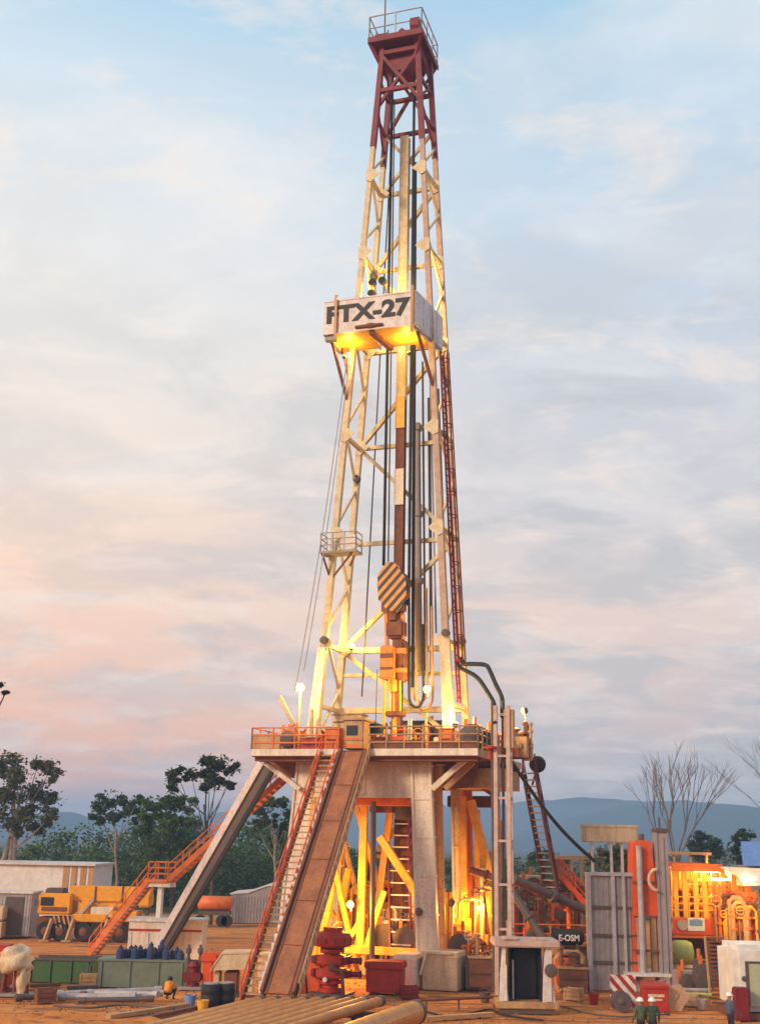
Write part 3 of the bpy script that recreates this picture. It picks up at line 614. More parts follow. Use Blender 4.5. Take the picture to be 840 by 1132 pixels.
# ============================================================ PIPE RAMP AND ITS STAIR
top = Vector((-1.05, -3.05, 12.25))
zb = .7; bt = RIG.ground(308, 1100, zb)
ramp = thing('pipe_ramp', 'long worn brown pipe ramp sloping from the drill floor to the pipe rack', 'ramp', RIG, tuple(bt))
w = .66; d = (bt - top).normalized(); nrm = Vector((1, 0, 0)).cross(d).normalized()
if nrm.z < 0: nrm = -nrm
xd = Vector((1, 0, 0))
m = MB(); m.hexa([bt - xd * w, bt + xd * w, top + xd * w, top - xd * w, bt - xd * w + nrm * .12, bt + xd * w + nrm * .12, top + xd * w + nrm * .12, top - xd * w + nrm * .12]); part('plate', m, RAMPM, ramp)
m = MB()
for k in (-1, 1):
    m.beam(bt + xd * (k * w * .82) + nrm * .14, top + xd * (k * w * .82) + nrm * .14, .05, .05, nrm)
for k in range(1, 6):
    c = bt.lerp(top, k / 6) + nrm * .128; m.beam(c - xd * w, c + xd * w, .012, .06, nrm)
part('wear_strip', m, RUST, ramp)
for sx in (-1, 1):
    m = MB(); o = xd * sx * (w + .12); m.beam(bt + o + nrm * .05, top + o + nrm * .05, .13, .5, nrm); part('side_rail', m, RUST, ramp)
m = MB()
for k in range(14):
    c = bt.lerp(top, (k + .5) / 14) - nrm * .18; m.beam(c - xd * w, c + xd * w, .14, .3, nrm)
part('rib', m, RUST, ramp)
m = MB(); o = xd * (w + .3)
for k in range(22):
    c = bt.lerp(top, (k + .5) / 22) + o; m.tube(c, c + Vector((0, 0, .55)), .06, n=5)
    c2 = bt.lerp(top, (k + 1.1) / 22) + o; m.beam(c + Vector((0, 0, .05)), c2 + Vector((0, 0, .5)), .05, .05)
m.tube(bt + o + Vector((0, 0, .55)), top + o + Vector((0, 0, .55)), .05, n=6); m.tube(bt + o, top + o, .07, n=6); part('guard', m, TAN, ramp)
m = MB(); o = -xd * (w + .26)
for k in range(30):
    c = bt.lerp(top, (k + .5) / 30) + o; m.box(c.x - .1, c.x + .1, c.y - .1, c.y + .1, c.z - .05, c.z + .35)
m.tube(bt + o, top + o, .09, n=6); part('guard', m, PANEL, ramp)
def stairway(name, lab, fr, a, b, wdt, n, side, mst, mtr, mrl, rails=True, group=None, h=1.0, sd=.34):
    a = Vector(a); b = Vector(b); side = Vector(side)
    t = thing(name, lab, 'stairs', fr, tuple(a), group)
    for s in (-1, 1):
        o = side * s * wdt / 2; m = MB(); m.beam(a + o, b + o, .1, sd, Vector((0, 0, 1)) if abs((b - a).normalized().z) < .9 else (0, 1, 0)); part('stringer', m, mst, t)
    dh = (b - a); dh.z = 0; dh.normalize()
    for k in range(n):
        c = a.lerp(b, (k + .5) / n); m = MB(); m.hexa([c - side * wdt * .47 - dh * .17, c + side * wdt * .47 - dh * .17, c + side * wdt * .47 + dh * .17, c - side * wdt * .47 + dh * .17] + [x + Vector((0, 0, .07)) for x in (c - side * wdt * .47 - dh * .17, c + side * wdt * .47 - dh * .17, c + side * wdt * .47 + dh * .17, c - side * wdt * .47 + dh * .17)])
        part('tread', m, mtr, t)
    if rails:
        for s in (-1, 1):
            o = side * s * wdt / 2; m = MB(); m.rail([a + o, b + o], h, 1.3, .04, 1); part('handrail', m, mrl, t)
    return t
stairway('ramp_stair', 'steep narrow stair with pale treads and red rails beside the pipe ramp', RIG, bt + Vector((-1.55, .4, -.6)), top + Vector((-1.45, .1, 0)), 1.0, 40, (1, 0, 0), RUST, TAN, ORRED)
# inner stair with pale rungs
stairway('inner_stair', 'steep rust brown stair with pale steps under the drill floor', RIG, R(443, 1052, 2.2), R(440, 905, 3.6), 1.25, 11, (1, 0, 0), DKRED, PANEL, RUST, False, None, 1, .3)
m = MB(); a = R(433, 1046, 4); b = R(455, 905, 4); m.box(a.x, b.x, 4.1, 4.25, a.z, b.z); m.box(a.x, b.x, 4.0, 4.1, a.z + 2.6, a.z + 2.75); m.box(a.x, b.x, 4.0, 4.1, a.z + 5, a.z + 5.1); solo('steel_bulkhead', m, RUST, 'rust brown steel sheet behind the inner stair', 'panel', RIG, ((a.x + b.x) / 2, 4.1, a.z))
# pump gear behind base, below stair
for k, (x0, y0, x1, y1, ly, mm, lab) in enumerate(((418, 1018, 432, 1052, 2.6, PANEL, 'pale frame of small pump left of the inner stair foot'), (440, 1022, 456, 1054, 2.4, RUST, 'brown pump at the foot of the inner stair'), (500, 1030, 515, 1060, 0.5, ORANGE, 'orange valve wheel unit beside the rear white pillar'))):
    rbox('pump_unit', lab, 'pump', x0, y0, x1, y1, ly, 1, mm, None, det_mach)

# ============================================================ LEFT STAIR, LANDING AND SLIDE
a0 = RIG.ground(94, 1056); l0 = R(168, 972, 5.6); l1 = R(190, 966, 5.6); b0 = Vector((FX0 - .2, 5.6, 12.3))
a0.y = 5.6
stairway('escape_stair', 'lower flight of the orange stair rising from the ground to the small landing', RIG, (a0.x, 5.6, 0), (l0.x, 5.6, l0.z), .9, 20, (0, 1, 0), ORANGE, STEEL, ORANGE, True, 'orange stair flights')
stairway('escape_stair', 'upper flight of the orange stair climbing from the landing to the drill floor', RIG, (l1.x, 5.6, l0.z), tuple(b0), .9, 26, (0, 1, 0), ORANGE, STEEL, ORANGE, True, 'orange stair flights')
ld = thing('stair_landing', 'small orange landing on a white T shaped post between the stair flights', 'landing', RIG, ((l0.x + l1.x) / 2, 5.6, 0))
m = MB(); m.box(l0.x, l1.x, 5.05, 6.15, l0.z - .16, l0.z); part('platform', m, ORANGE, ld)
m = MB(); m.rail([(l0.x, 5.1, l0.z), (l1.x, 5.1, l0.z)], 1.1, .8, .045); m.rail([(l0.x, 6.1, l0.z), (l1.x, 6.1, l0.z)], 1.1, .8, .045); part('railing', m, ORANGE, ld)
m = MB(); xm = (l0.x + l1.x) / 2; m.box(xm - .16, xm + .16, 5.45, 5.75, 0, l0.z - .45); part('post', m, WHITE, ld)
m = MB(); m.box(l0.x - .1, l1.x + .15, 5.2, 6.0, l0.z - .45, l0.z - .17); part('head_beam', m, WHITE, ld)
sl = thing('escape_slide', 'grey box shaped slide with dark flank leaning against the left side of the drill floor', 'slide', RIG, tuple(RIG.ground(180, 1058)))
p = R(297, 848, 4.0); q_ = RIG.ground(182, 1060); q_ = Vector((q_.x, 4.0, .1))
m = MB(); m.beam(q_, p, .8, .75, (0, 0, 1)); part('chute', m, DKSTEEL, sl)
dd = (p - q_).normalized(); up_ = Vector((0, 1, 0)).cross(dd); up_ = up_ if up_.z > 0 else -up_
m = MB(); m.beam(q_ + Vector((0, -.5, 0)) + up_ * .2, p + Vector((0, -.5, 0)) + up_ * .42, .1, .42, up_); m.beam(q_ + Vector((0, .5, 0)) + up_ * .2, p + Vector((0, .5, 0)) + up_ * .42, .1, .42, up_); part('side_panel', m, SLIDE, sl)
m = MB(); m.beam(q_ + Vector((0, -.3, 0)) - up_ * .5, p + Vector((0, -.3, 0)) - up_ * .5, .3, .24, up_); part('keel', m, BLACK, sl)
m = MB(); m.beam(q_ + up_ * .4, p + up_ * .4, .86, .05, up_); part('liner', m, SLIDE, sl)

# right stair behind the floor + ball lamp + black hoses
stairway('side_stair', 'steep dark red stair hanging down behind the right end of the drill floor', RIG, R(609, 985, 7.0), R(584, 852, 6.0), 1.1, 18, (.8, -.6, 0), RUST, PANEL, DKRED, True, None, 1.0, .5)
c = R(594, 845, 6.5); t = thing('round_floodlight', 'round black floodlight seen from behind at the head of the right stair', 'lamp', RIG, tuple(R(590, 868, 6.5)))
m = MB(); m.lathe(c, [(.1, .3), (.4, .2), (.52, 0), (.5, -.2), (.2, -.3)], 14, 'y'); part('housing', m, BLACK, t, smooth=True)
m = MB(); m.tube(c - Vector((.05, 0, .3)), R(588, 868, 6.5), .07, n=6); part('pole', m, DKSTEEL, t)
a = R(566, 843, 3); b = Vector(RIG.inv(AT(657, 952, 74)))
m = MB(); n = 12; m.path([a.lerp(b, k / n) - Vector((0, 0, .5 * sin(pi * k / n))) for k in range(n + 1)], .11, 7); solo('cable_bundle', m, BLACK, 'thick black cable sloping down from the right floor corner to the pale tank', 'cable', RIG, tuple(b))

# ============================================================ STANDPIPE TOWER AND HOSES
q = AT(556, 1000, 62.5); TW = Frame((q.x, q.y, 0), radians(-18))
tw = thing('pipe_tower', 'slim pinkish white pipe tower with rungs before the right end of the drill floor', 'pipe tower', TW)
zt = TW.hit(556, 780).z; xw = .34
for x, y, r in ((-xw, 0, .1), (xw, 0, .1), (xw, .7, .07), (-xw, .7, .07)):
    m = MB(); m.beam((x, y, 0), (x, y, zt if y == 0 else zt - 1.5), r * 2, r * 2, (0, 1, 0)); part('post', m, PINK, tw)
z = 1.2
while z < zt:
    m = MB(); m.box(-xw, xw, -.05, .05, z - .06, z + .06); m.box(xw - .05, xw + .05, 0, .7, z - .06, z + .06); part('rung', m, PINK, tw); z += 2.15
m = MB(); m.tube((-.56, .25, .4), (-.56, .25, zt + .2), .09, n=8); part('riser_pipe', m, DKSTEEL, tw)
m = MB(); m.tube((-.02, .35, .4), (-.02, .35, zt + .3), .08, n=8); part('riser_pipe', m, DKSTEEL, tw)
m = MB(); m.box(.1, .6, .0, .5, zt - 2.2, zt - .2); part('valve_box', m, TAN, tw)
m = MB(); m.lathe((-.6, -.1, zt - 2.2), [(.1, -.1), (.35, -.05), (.35, .05), (.1, .1)], 10, 'z'); m.tube((-.6, -.1, zt - 2.8), (-.6, -.1, zt - 2.1), .1, n=6); m.beam((-.6, -.1, zt - 2.8), (-.2, .1, zt - 2.8), .1, .1); part('valve', m, RED, tw)
for k, pts in enumerate((((510, 728), (512, 734), (520, 734), (536, 735), (541, 741), (548, 757), (553, 767), (555, 775), (555, 792)), ((504, 732), (510, 739), (522, 745), (530, 752), (538, 764), (545, 776), (547, 785), (547, 800)))):
    W = []
    for i, (x, y) in enumerate(pts):
        t = i / (len(pts) - 1); Y = lerp(RIG.p(*R(510, 730, 2.0)).y, TW.o.y, t); W.append(AT(x, y, Y))
    # smooth
    P_ = []
    for i in range(len(W) - 1):
        p0 = W[max(i - 1, 0)]; p1 = W[i]; p2 = W[i + 1]; p3 = W[min(i + 2, len(W) - 1)]
        for s in range(4):
            t = s / 4; P_.append(.5 * ((2 * p1) + (p2 - p0) * t + (2 * p0 - 5 * p1 + 4 * p2 - p3) * t * t + (3 * p1 - p0 - 3 * p2 + p3) * t ** 3))
    P_.append(W[-1]); m = MB(); m.path(P_, .13, 8)
    solo('mud_hose', m, BLACK, ['outer thick black hose arching from the mast over to the pipe tower', 'inner thick black hose drooping from the mast to the pipe tower'][k], 'hose', Frame((0, 0, 0)), tuple(W[-1]), 'black hoses between mast and pipe tower', True)

# ============================================================ LAMPS ON THE RIG
flood(RIG, R(332, 760, -1.6), (.25, -1, -.15), 'glaring yellow floodlight on a pole at the left wing of the drill floor', 430, DECK, .42)
flood(RIG, R(472, 762, .5), (0, -1, .1), 'glaring yellow floodlight hanging inside the mast above the floor', 430, None, .40)
flood(RIG, R(389, 714, 2.0), (.4, -.6, .5), 'bright floodlight fixed to the left mast leg above the white foot', 340, None, .34)
flood(RIG, R(503, 800, -1.2), (.0, .35, 1), 'floodlight at the right mast foot aimed up the leg', 600, DECK, .3)
flood(RIG, R(387, 1000, -.2), (0, -1, -.1), 'glaring lamp under the drill floor among yellow braces', 1300, None, .36, (1, .47, .07))
flood(RIG, R(528, 1004, 4.0), (0, -1, .0), 'bright lamp under the right end of the drill floor', 520, None, .3, (1, .47, .07))
flood(RIG, R(578, 786, 5.0), (-.9, -.4, -.2), 'small yellow lamp on a slim pole at the right floor corner', 300, DECK, .36)
flood(RIG, Vector((-3.0, -1.2, BZ0 - 1.0)), (.5, .2, 1), 'floodlight under the left of the lettered box', 150, None, .22)
flood(RIG, Vector((1.2, -.9, BZ0 - 1.1)), (-.4, .2, 1), 'floodlight under the right of the lettered box', 150, None, .22)
flood(RIG, Vector((-2.3, .6, BZ1 + .9)), (0, .1, 1), 'floodlight above the left of the lettered box aimed up the mast', 480, None, .24)
flood(RIG, Vector((.9, .2, BZ1 + .9)), (-.2, .3, 1), 'floodlight above the right of the lettered box aimed up the mast', 480, None, .24)
from mathutils import noise as noise_
# ============================================================ SITE OBJECTS
def W2(fr, x0, y0, x1, y1, ly=0.0):
    """pixel rectangle -> local x0,x1,z0,z1 on the plane y=ly"""
    a = fr.hit(x0, y1, ly); b = fr.hit(x1, y0, ly); return a.x, b.x, max(a.z, 0), b.z


def manifold(name, lab, fr, rect, mats, n, seed, depth, z_floor=None, base=(0, 0, 0)):
    """a tangle of vertical and horizontal pipes, flanges, valve wheels and small boxes, each a part"""
    rnd = random.Random(seed); x0, x1, z0, z1 = W2(fr, *rect)
    if z_floor is not None: z0 = z_floor
    t = thing(name, lab, 'pipework', fr, ((x0 + x1) / 2 if base is None else base[0], base[1] if base else 0, z0))
    for k in range(n):
        mm = mats[k % len(mats)]; r = rnd.uniform(.06, .16); y = rnd.uniform(0, depth); kind = k % 4; m = MB()
        if kind == 0:
            x = rnd.uniform(x0, x1); zt = rnd.uniform(lerp(z0, z1, .5), z1); m.tube((x, y, z0), (x, y, zt), r, n=8)
            for u in (.3, .7): z = lerp(z0, zt, u + rnd.uniform(-.15, .15)); m.lathe((x, y, z), [(r, -.07), (r * 1.8, -.06), (r * 1.8, .06), (r, .07)], 10)
            m.lathe((x, y, zt), [(r * 1.7, -.05), (r * 1.7, .05), (r * .5, .12)], 10); part('riser_pipe', m, mm, t)
        elif kind == 1:
            a = rnd.uniform(x0, lerp(x0, x1, .5)); b = rnd.uniform(lerp(x0, x1, .55), x1); z = rnd.uniform(lerp(z0, z1, .1), lerp(z0, z1, .85))
            m.path([(a, y, z0), (a, y, z - .25), (a + .25, y, z), (b - .25, y, z), (b, y, z - .25), (b, y, z0)], r, 8); part('pipe', m, mm, t)
        elif kind == 2:
            x = rnd.uniform(x0 + .3, x1 - .3); z = rnd.uniform(z0 + .2, lerp(z0, z1, .5)); w = rnd.uniform(.25, .6); m.bbox(x - w, x + w, y, y + .6, z0, z + w, .05)
            m.lathe((x, y - .08, z), [(.05, -.1), (w * .4, -.06), (w * .4, .06)], 10, 'y'); part('motor', m, mm, t)
        else:
            x = rnd.uniform(x0 + .2, x1 - .2); z = rnd.uniform(lerp(z0, z1, .2), lerp(z0, z1, .8)); R1 = rnd.uniform(.18, .32)
            m.path([(x + R1 * cos(i * pi / 5), y - .2, z + R1 * sin(i * pi / 5)) for i in range(11)], .035, 5); m.tube((x, y - .2, z), (x, y + .2, z), .05, n=6); m.beam((x - R1, y - .2, z), (x + R1, y - .2, z), .04, .04); m.tube((x, y + .2, z0), (x, y + .2, z), .06, n=6); part('valve', m, mm, t)
    return t

# ---- prefab building, far left
fr = SD(52, 108); x0, x1, z0, z1 = W2(fr, -40, 956, 104, 1040)
t = thing('site_building', 'long pale prefab site building behind the yellow crane truck', 'building', fr, (0, 0, 0))
m = MB(); m.box(x0, x1, 0, 8, 0, z1 - .12); part('wall', m, WHITEB, t)
m = MB(); m.box(x0 - .2, x1 + .2, -.3, 8.2, z1 - .1, z1 + .08); part('roof', m, PANEL, t)
m = MB()
for px in (73, 82, 92, 101): x = fr.hit(px, 970).x; m.box(x - .25, x + .25, -.06, -.005, .1, z1 - .14)
part('panel_strip', m, TAN, t)
m = MB(); m.box(-2.2, -1.2, -.06, -.004, 0, 2.1); part('door', m, GREYP, t)
fr = S(12, 1037); x0, x1, z0, z1 = W2(fr, -30, 988, 36, 1037)
t = thing('storage_container', 'grey storage container with dark door left of the yellow crane truck', 'container', fr)
m = MB(); m.box(x0, x1, 0, 2.6, .15, z1); 
for k in range(18): x = lerp(x0, x1, k / 18); m.box(x, x + .12, -.04, 0, .2, z1 - .1)
part('body', m, STEEL, t)
a = fr.hit(7, 1000).x; b = fr.hit(27, 1000).x
m = MB(); m.box(a, b, -.09, -.045, .2, z1 - .25); part('door', m, DKSTEEL, t)
m = MB(); m.box(x0 - .1, x1 + .1, -.15, 2.7, z1 + .003, z1 + .14); part('roof', m, WHITE, t)
m = MB(); m.bbox(fr.hit(-20, 1000).x, fr.hit(11, 1000).x, -1.2, -.2, 1.3, 2.3, .1); m.box(fr.hit(-20, 1000).x, fr.hit(10, 1000).x, -1.25, -.15, .1, 1.2); solo('water_bowser', m, CREAM, 'cream tank at the left frame edge before the grey container', 'tank', fr, (a - 1, -.7, .1))

# ---- yellow truck crane
fr = S(96, 1041); P = lambda px, py, ly=0: fr.hit(px, py, ly)
t = thing('crane_truck', 'yellow mobile crane truck parked in front of the pale building', 'crane truck', fr, (0, 1, 0))
def bxp(nm, x0, y0, x1, y1, ya, yb, mm, bev=.08, lab=None):
    a = P(x0, y1, ya); b = P(x1, y0, ya); m = MB(); m.bbox(a.x, b.x, ya, yb, a.z, b.z, bev); return part(nm, m, mm, t, lab)
bxp('cab', 41, 988, 80, 1011, .1, 2.4, YELOR, .12)
bxp('boom', 76, 981, 168, 996, .7, 1.6, YELOR, .06)
bxp('boom', 88, 994, 146, 1003, .9, 1.4, YELOR, .05)
bxp('turret', 86, 996, 101, 1018, .3, 2.2, YELOR, .15)
bxp('counterweight', 152, 988, 167, 1003, .5, 2.0, YELOR, .12)
bxp('chassis', 40, 1016, 152, 1025, .3, 2.2, RUST, .05); bxp('mudguard', 80, 1011, 118, 1019, .0, 2.3, YELOR, .05); bxp('mudguard', 122, 1008, 152, 1019, .0, 2.3, YELOR, .05)
bxp('deck_box', 100, 1003, 126, 1014, .15, 2.1, WHITE, .06)
bxp('hook_block', 160, 1003, 165, 1012, .9, 1.3, DKSTEEL, .05); bxp('boom_collar', 104, 980, 107, 997, .62, 1.7, RUST, .02); bxp('boom_collar', 134, 980, 137, 997, .62, 1.7, RUST, .02); bxp('mirror', 38, 994, 41, 1001, .0, .1, DKSTEEL, .02); bxp('fuel_tank', 118, 1019, 128, 1026, .1, .9, STEEL, .1); bxp('exhaust', 82, 976, 84, 992, 1.9, 2.1, DKSTEEL, .03)
bxp('window', 45, 992, 60, 1001, .04, .12, GLASS, .02)
bxp('grille', 46, 1003, 74, 1007, .04, .12, RUST, .01)
bxp('engine_top', 50, 982, 72, 990, .6, 1.8, DKSTEEL, .1)
for px in (50, 66, 92, 108, 132, 146):
    c = P(px, 1031, .0); wh = MB(); wh.lathe((c.x, .15, .68), [(.3, -.2), (.62, -.22), (.68, -.1), (.68, .3), (.3, .34)], 16, 'y'); o = part('wheel', wh, BLACK, t)
    rm = MB(); rm.lathe((c.x, -.1, .68), [(.1, -.03), (.3, .03)], 10, 'y'); part('rim', rm, RUST, o)
for px in (58, 82, 120):
    a = P(px, 1016, -.1); m = MB(); m.beam((a.x, -.1, a.z), (a.x - .3, -.5, .1), .22, .22); m.box(a.x - .65, a.x + .05, -.8, -.2, 0, .12); part('outrigger', m, TAN, t)
m = MB(); m.beam(P(88, 1012, .2), P(104, 994, .2), .18, .18); part('lift_ram', m, STEEL, t)
for k in range(5):
    a = P(60 + 5 * k, 1012 , .0); b = P(63 + 5 * k, 1026, .0); m = MB(); m.beam(a, b, .12, .12); part('step_strut', m, TAN, t)

# ---- low white container between stair and ramp
fr = S(182, 1062); x0, x1, z0, z1 = W2(fr, 140, 1020, 224, 1062)
t = thing('low_container', 'low white container with red stripe behind the foot of the grey slide', 'container', fr)
m = MB(); m.box(x0, x1, 0, 2.4, .1, z1); part('body', m, WHITE, t)
m = MB(); m.box(x0 + .02, x1 - .02, -.03, -.003, z1 - .58, z1 - .44); part('stripe', m, RED, t)
m = MB(); m.box(x0 - .1, x1 + .1, -.1, 2.5, z1 + .003, z1 + .16); part('lid', m, PANEL, t)
for px in (144, 163, 205, 222): x = fr.hit(px, 1040).x; m = MB(); m.box(x - .07, x + .07, -.06, -.004, .1, z1 - .64); part('rib', m, PANEL, t)

# ---- skips
fr = S(66, 1086, radians(-2)); x0, x1, z0, z1 = W2(fr, 31, 1063, 105, 1086)
t = thing('steel_skip', 'green steel skip lying behind the pipes on the left', 'skip', fr)
m = MB(); m.box(x0, x1, 0, .08, 0, z1); m.box(x0, x1, 1.7, 1.78, 0, z1); m.box(x0, x0 + .08, .08, 1.7, 0, z1); m.box(x1 - .08, x1, .08, 1.7, 0, z1); m.box(x0 + .08, x1 - .08, .08, 1.7, .02, .1); part('body', m, GREEN, t)
m = MB(); m.box(x0 - .05, x1 + .05, -.06, .1, z1 + .003, z1 + .12); m.box(x0 - .05, x1 + .05, 1.68, 1.84, z1 + .003, z1 + .12); part('rim', m, DKSTEEL, t)
for u in (.0, .3, .62, .88): x = lerp(x0, x1, u); m = MB(); m.box(x, x + .14, -.07, -.003, 0, z1 - .02); part('rib', m, GREEN, t)
x = lerp(x0, x1, .86); m = MB(); m.box(x, x1 - .15, -.05, -.003, .1, z1 - .15); part('door', m, DKSTEEL, t)
fr = S(156, 1092); x0, x1, z0, z1 = W2(fr, 107, 1064, 205, 1092)
t = thing('steel_skip', 'grey green steel skip with a row of blue cylinders on it', 'skip', fr)
m = MB(); m.box(x0, x1, 0, 1.5, 0, z1); part('body', m, TEAL, t)
m = MB(); m.box(x0 - .06, x1 + .06, -.06, 1.56, z1 + .003, z1 + .1); part('rim', m, TEAL, t)
for u in (.02, .35, .68, .95): x = lerp(x0, x1, u); m = MB(); m.box(x, x + .12, -.06, -.003, 0, z1 - .02); part('rib', m, TEAL, t)
ga = None
for k in range(13):
    px = 133 + k * 5.6 + random.uniform(-1, 1); c = fr.hit(px, 1064, .3 + .35 * (k % 3)); h = random.uniform(.45, 1.0)
    if ga is None:
        ga = m = MB(); m.lathe((0, 0, 0), [(.2, 0), (.21, .04), (.21, .42), (.19, .46), (.12, .47), (.12, .58), (.05, .60), (.05, .66)], 10)
        g0_ = solo('gas_cylinder', m, BLUE, 'short dark blue gas cylinder standing in the row on the grey green skip', 'gas cylinder', fr, (0, 0, 0), 'blue gas cylinders in a row'); g0_.location = fr.p(c.x, c.y, z1 + .1)
    else:
        o = g0_.copy(); COL.objects.link(o); o.location = fr.p(c.x, c.y, z1 + .1)
        o.scale = (1, 1, h / .7)
# dark red pump with two upright pipes
fr = S(212, 1094); x0, x1, z0, z1 = W2(fr, 205, 1066, 220, 1094)
t = thing('pump_unit', 'dark red pump with two thin upright pipes beside the grey green skip', 'pump', fr)
m = MB(); m.lathe((0, .3, 0), [(.34, 0), (.34, .25), (.26, .3), (.26, 1.0), (.34, 1.1), (.2, 1.35)], 12); m.bbox(-.5, .45, 0, .6, .35, .8, .06); part('body', m, DKRED, t)
for x in (-.3, .3): m = MB(); m.lathe((x, .3, 0), [(.08, .7), (.08, 1.7), (.15, 1.75), (.15, 1.95), (.08, 2.0), (.07, 2.15)], 8); part('pipe', m, DKSTEEL, t)
m = MB(); m.box(-.7, .8, -.2, .8, 0, .14); part('base', m, GREYP, t)
# ---- pipes lying on the ground
pc = None
for k, (xa, ya, xb, yb, r, mm, lab) in enumerate(((63, 1099, 178, 1094, .14, STEEL, 'topmost grey pipe lying on the earth left of the crouching worker'), (66, 1102, 150, 1101, .15, STEEL, 'long grey pipe lying along the front of the pile'), (98, 1097, 175, 1099, .12, STEEL, 'thin grey pipe slanting across the pile'), (40, 1096, 95, 1099, .11, RUST, 'rusty pipe end sticking out left of the grey pipes'), (88, 1106, 170, 1104, .11, DKSTEEL, 'dark thin pipe at the front of the pile'), (128, 1104, 180, 1098, .12, STEEL, 'short grey pipe beside the crouching worker'), (18, 1103, 58, 1101, .13, DKSTEEL, 'dark pipe lying left of the pile below the white sack'))):
    a = G(xa, ya, r); b = G(xb, yb, r + .12 * (k % 3)); m = MB(); m.tube(a, b, r, n=10); d_ = (b - a).normalized(); m.tube(b - d_ * .3, b + d_ * .02, r * 1.3, n=10); m.tube(a - d_ * .02, a + d_ * .3, r * 1.3, n=10)
    solo('drill_pipe', m, mm, lab, 'pipe', Frame((0, 0, 0)), tuple(a), 'drill pipes lying on the earth')
# ---- white sack on stand and red machine at the far left
fr = S(16, 1102); 
t = thing('mud_sack', 'crumpled off white sack draped over a rusty stand at the left edge', 'sack', fr)
zc = fr.hit(16, 1046).z
def blob(m, c, rx, ry, rz, seed, amp=.3):
    n, k = 18, 12; vs = []; fs = []
    for j in range(k + 1):
        for i in range(n):
            th = 2 * pi * i / n; ph = pi * j / k; d = Vector((sin(ph) * cos(th), sin(ph) * sin(th), -cos(ph)))
            f = 1 + amp * noise_.noise(d * 1.7 + Vector((seed, 0, 0))) + amp * .45 * noise_.noise(d * 4.5 + Vector((0, seed, 0)))
            vs.append(Vector(c) + Vector((d.x * rx * f, d.y * ry * f, d.z * rz * f)))
    for j in range(k):
        for i in range(n): fs.append((j * n + i, j * n + (i + 1) % n, (j + 1) * n + (i + 1) % n, (j + 1) * n + i))
    m.add(vs, fs)
m = MB(); x2 = fr.hit(14, 1060).x; blob(m, (x2, .3, zc - .62), .95, .6, .6, 3, .5); part('bag', m, CREAM, t, smooth=True)
x3 = fr.hit(24, 1085).x; m = MB(); blob(m, (x3, .25, zc * .42), .3, .3, zc * .46, 8, .55); part('drape', m, CREAM, t, smooth=True)
for xx in (-.75, -.15, .55): m = MB(); m.beam((xx, .3, 0), (xx * .8, .3, zc - .7), .1, .1); part('stand', m, RUST, t)
m = MB(); m.box(-1.0, .9, .0, .8, 0, .12); part('base', m, GREYP, t)
fr = S(0, 1100); t = thing('red_machine', 'red machine half cut off by the left frame edge', 'machine', fr)
m = MB(); m.bbox(-2.0, .25, 0, 1.2, .25, fr.hit(0, 1045).z, .12); part('body', m, RED, t)
m = MB(); m.lathe((-.2, -.05, .9), [(.2, -.1), (.45, -.08), (.45, .02)], 12, 'y'); part('pulley', m, DKSTEEL, t)
m = MB(); m.box(-2.1, .4, -.05, 1.25, 0, .22); part('skid', m, DKRED, t)

# ---- booth with pale hood and orange legs; drums
fr = S(258, 1102); x0, x1, z0, z1 = W2(fr, 234, 1053, 286, 1102)
t = thing('hooded_unit', 'machine with pale slanting hood on rust red legs left of the ramp stair', 'machine', fr)
a = fr.hit(234, 1073, 0); b = fr.hit(246, 1054, .4); c = fr.hit(284, 1053, .4); d = fr.hit(284, 1071, 0)
m = MB(); m.prism([(a.x, 0, a.z), (b.x, .0, b.z), (c.x, 0, c.z), (d.x, 0, d.z)], (0, 1.6, 0)); part('hood', m, CREAM, t)
m = MB(); m.prism([(a.x - .06, -.04, a.z - .05), (a.x - .06, -.04, a.z + .05), (b.x, -.04, b.z + .08), (c.x, -.04, c.z + .08), (c.x, -.04, c.z), (b.x + .04, -.04, b.z)], (0, 1.68, 0)); part('hood_rim', m, CREAM, t)
for (p0, p1) in ((247, 262), (236, 242), (274, 280)):
    xa = fr.hit(p0, 1090).x; xb = fr.hit(p1, 1090).x; m = MB(); m.bbox(xa, xb, .2, 1.3, .05, a.z - .06, .05); part('leg', m, RUST if p0 == 247 else CREAM, t)
m = MB(); m.box(x0 + .2, x1 - .2, .1, 1.4, 0, .12); part('skid', m, DKSTEEL, t)
fr = S(232, 1094); x0, x1, z0, z1 = W2(fr, 225, 1051, 240, 1094)
t = thing('pump_stand', 'bright orange red upright stand between dark red pump and pale hood', 'stand', fr)
m = MB(); m.bbox(-.42, .1, 0, .5, .1, z1 - .1, .05); part('column', m, ORRED, t)
m = MB(); m.beam((-.2, .25, z1 - .35), (1.1, .25, z1 - .05), .3, .3); m.bbox(-.55, .3, -.1, .6, z1 - .55, z1 - .2, .05); part('arm', m, ORRED, t)
m = MB(); m.box(-.7, .5, -.2, .7, 0, .1); part('base', m, RUST, t)
for px, py, lab in ((232, 1112, 'left black drum on its side by the end of the casing pipes'), (249, 1111, 'right black drum by the end of the casing pipes')):
    fr = S(px, py); t = thing('black_drum', lab, 'drum', fr, (0, 0, 0), 'black drums by the casing pipes')
    m = MB(); m.lathe((0, 0, 0), [(.3, 0), (.44, .03), (.44, .26), (.47, .3), (.44, .34), (.44, .62), (.47, .66), (.44, .7), (.44, .92), (.4, .95)], 18); part('body', m, BLACK, t, smooth=True)
    m = MB(); m.lathe((.02, 0, .95), [(.36, .004), (.36, .05), (.33, .06)], 16); part('lid', m, GREYP, t)

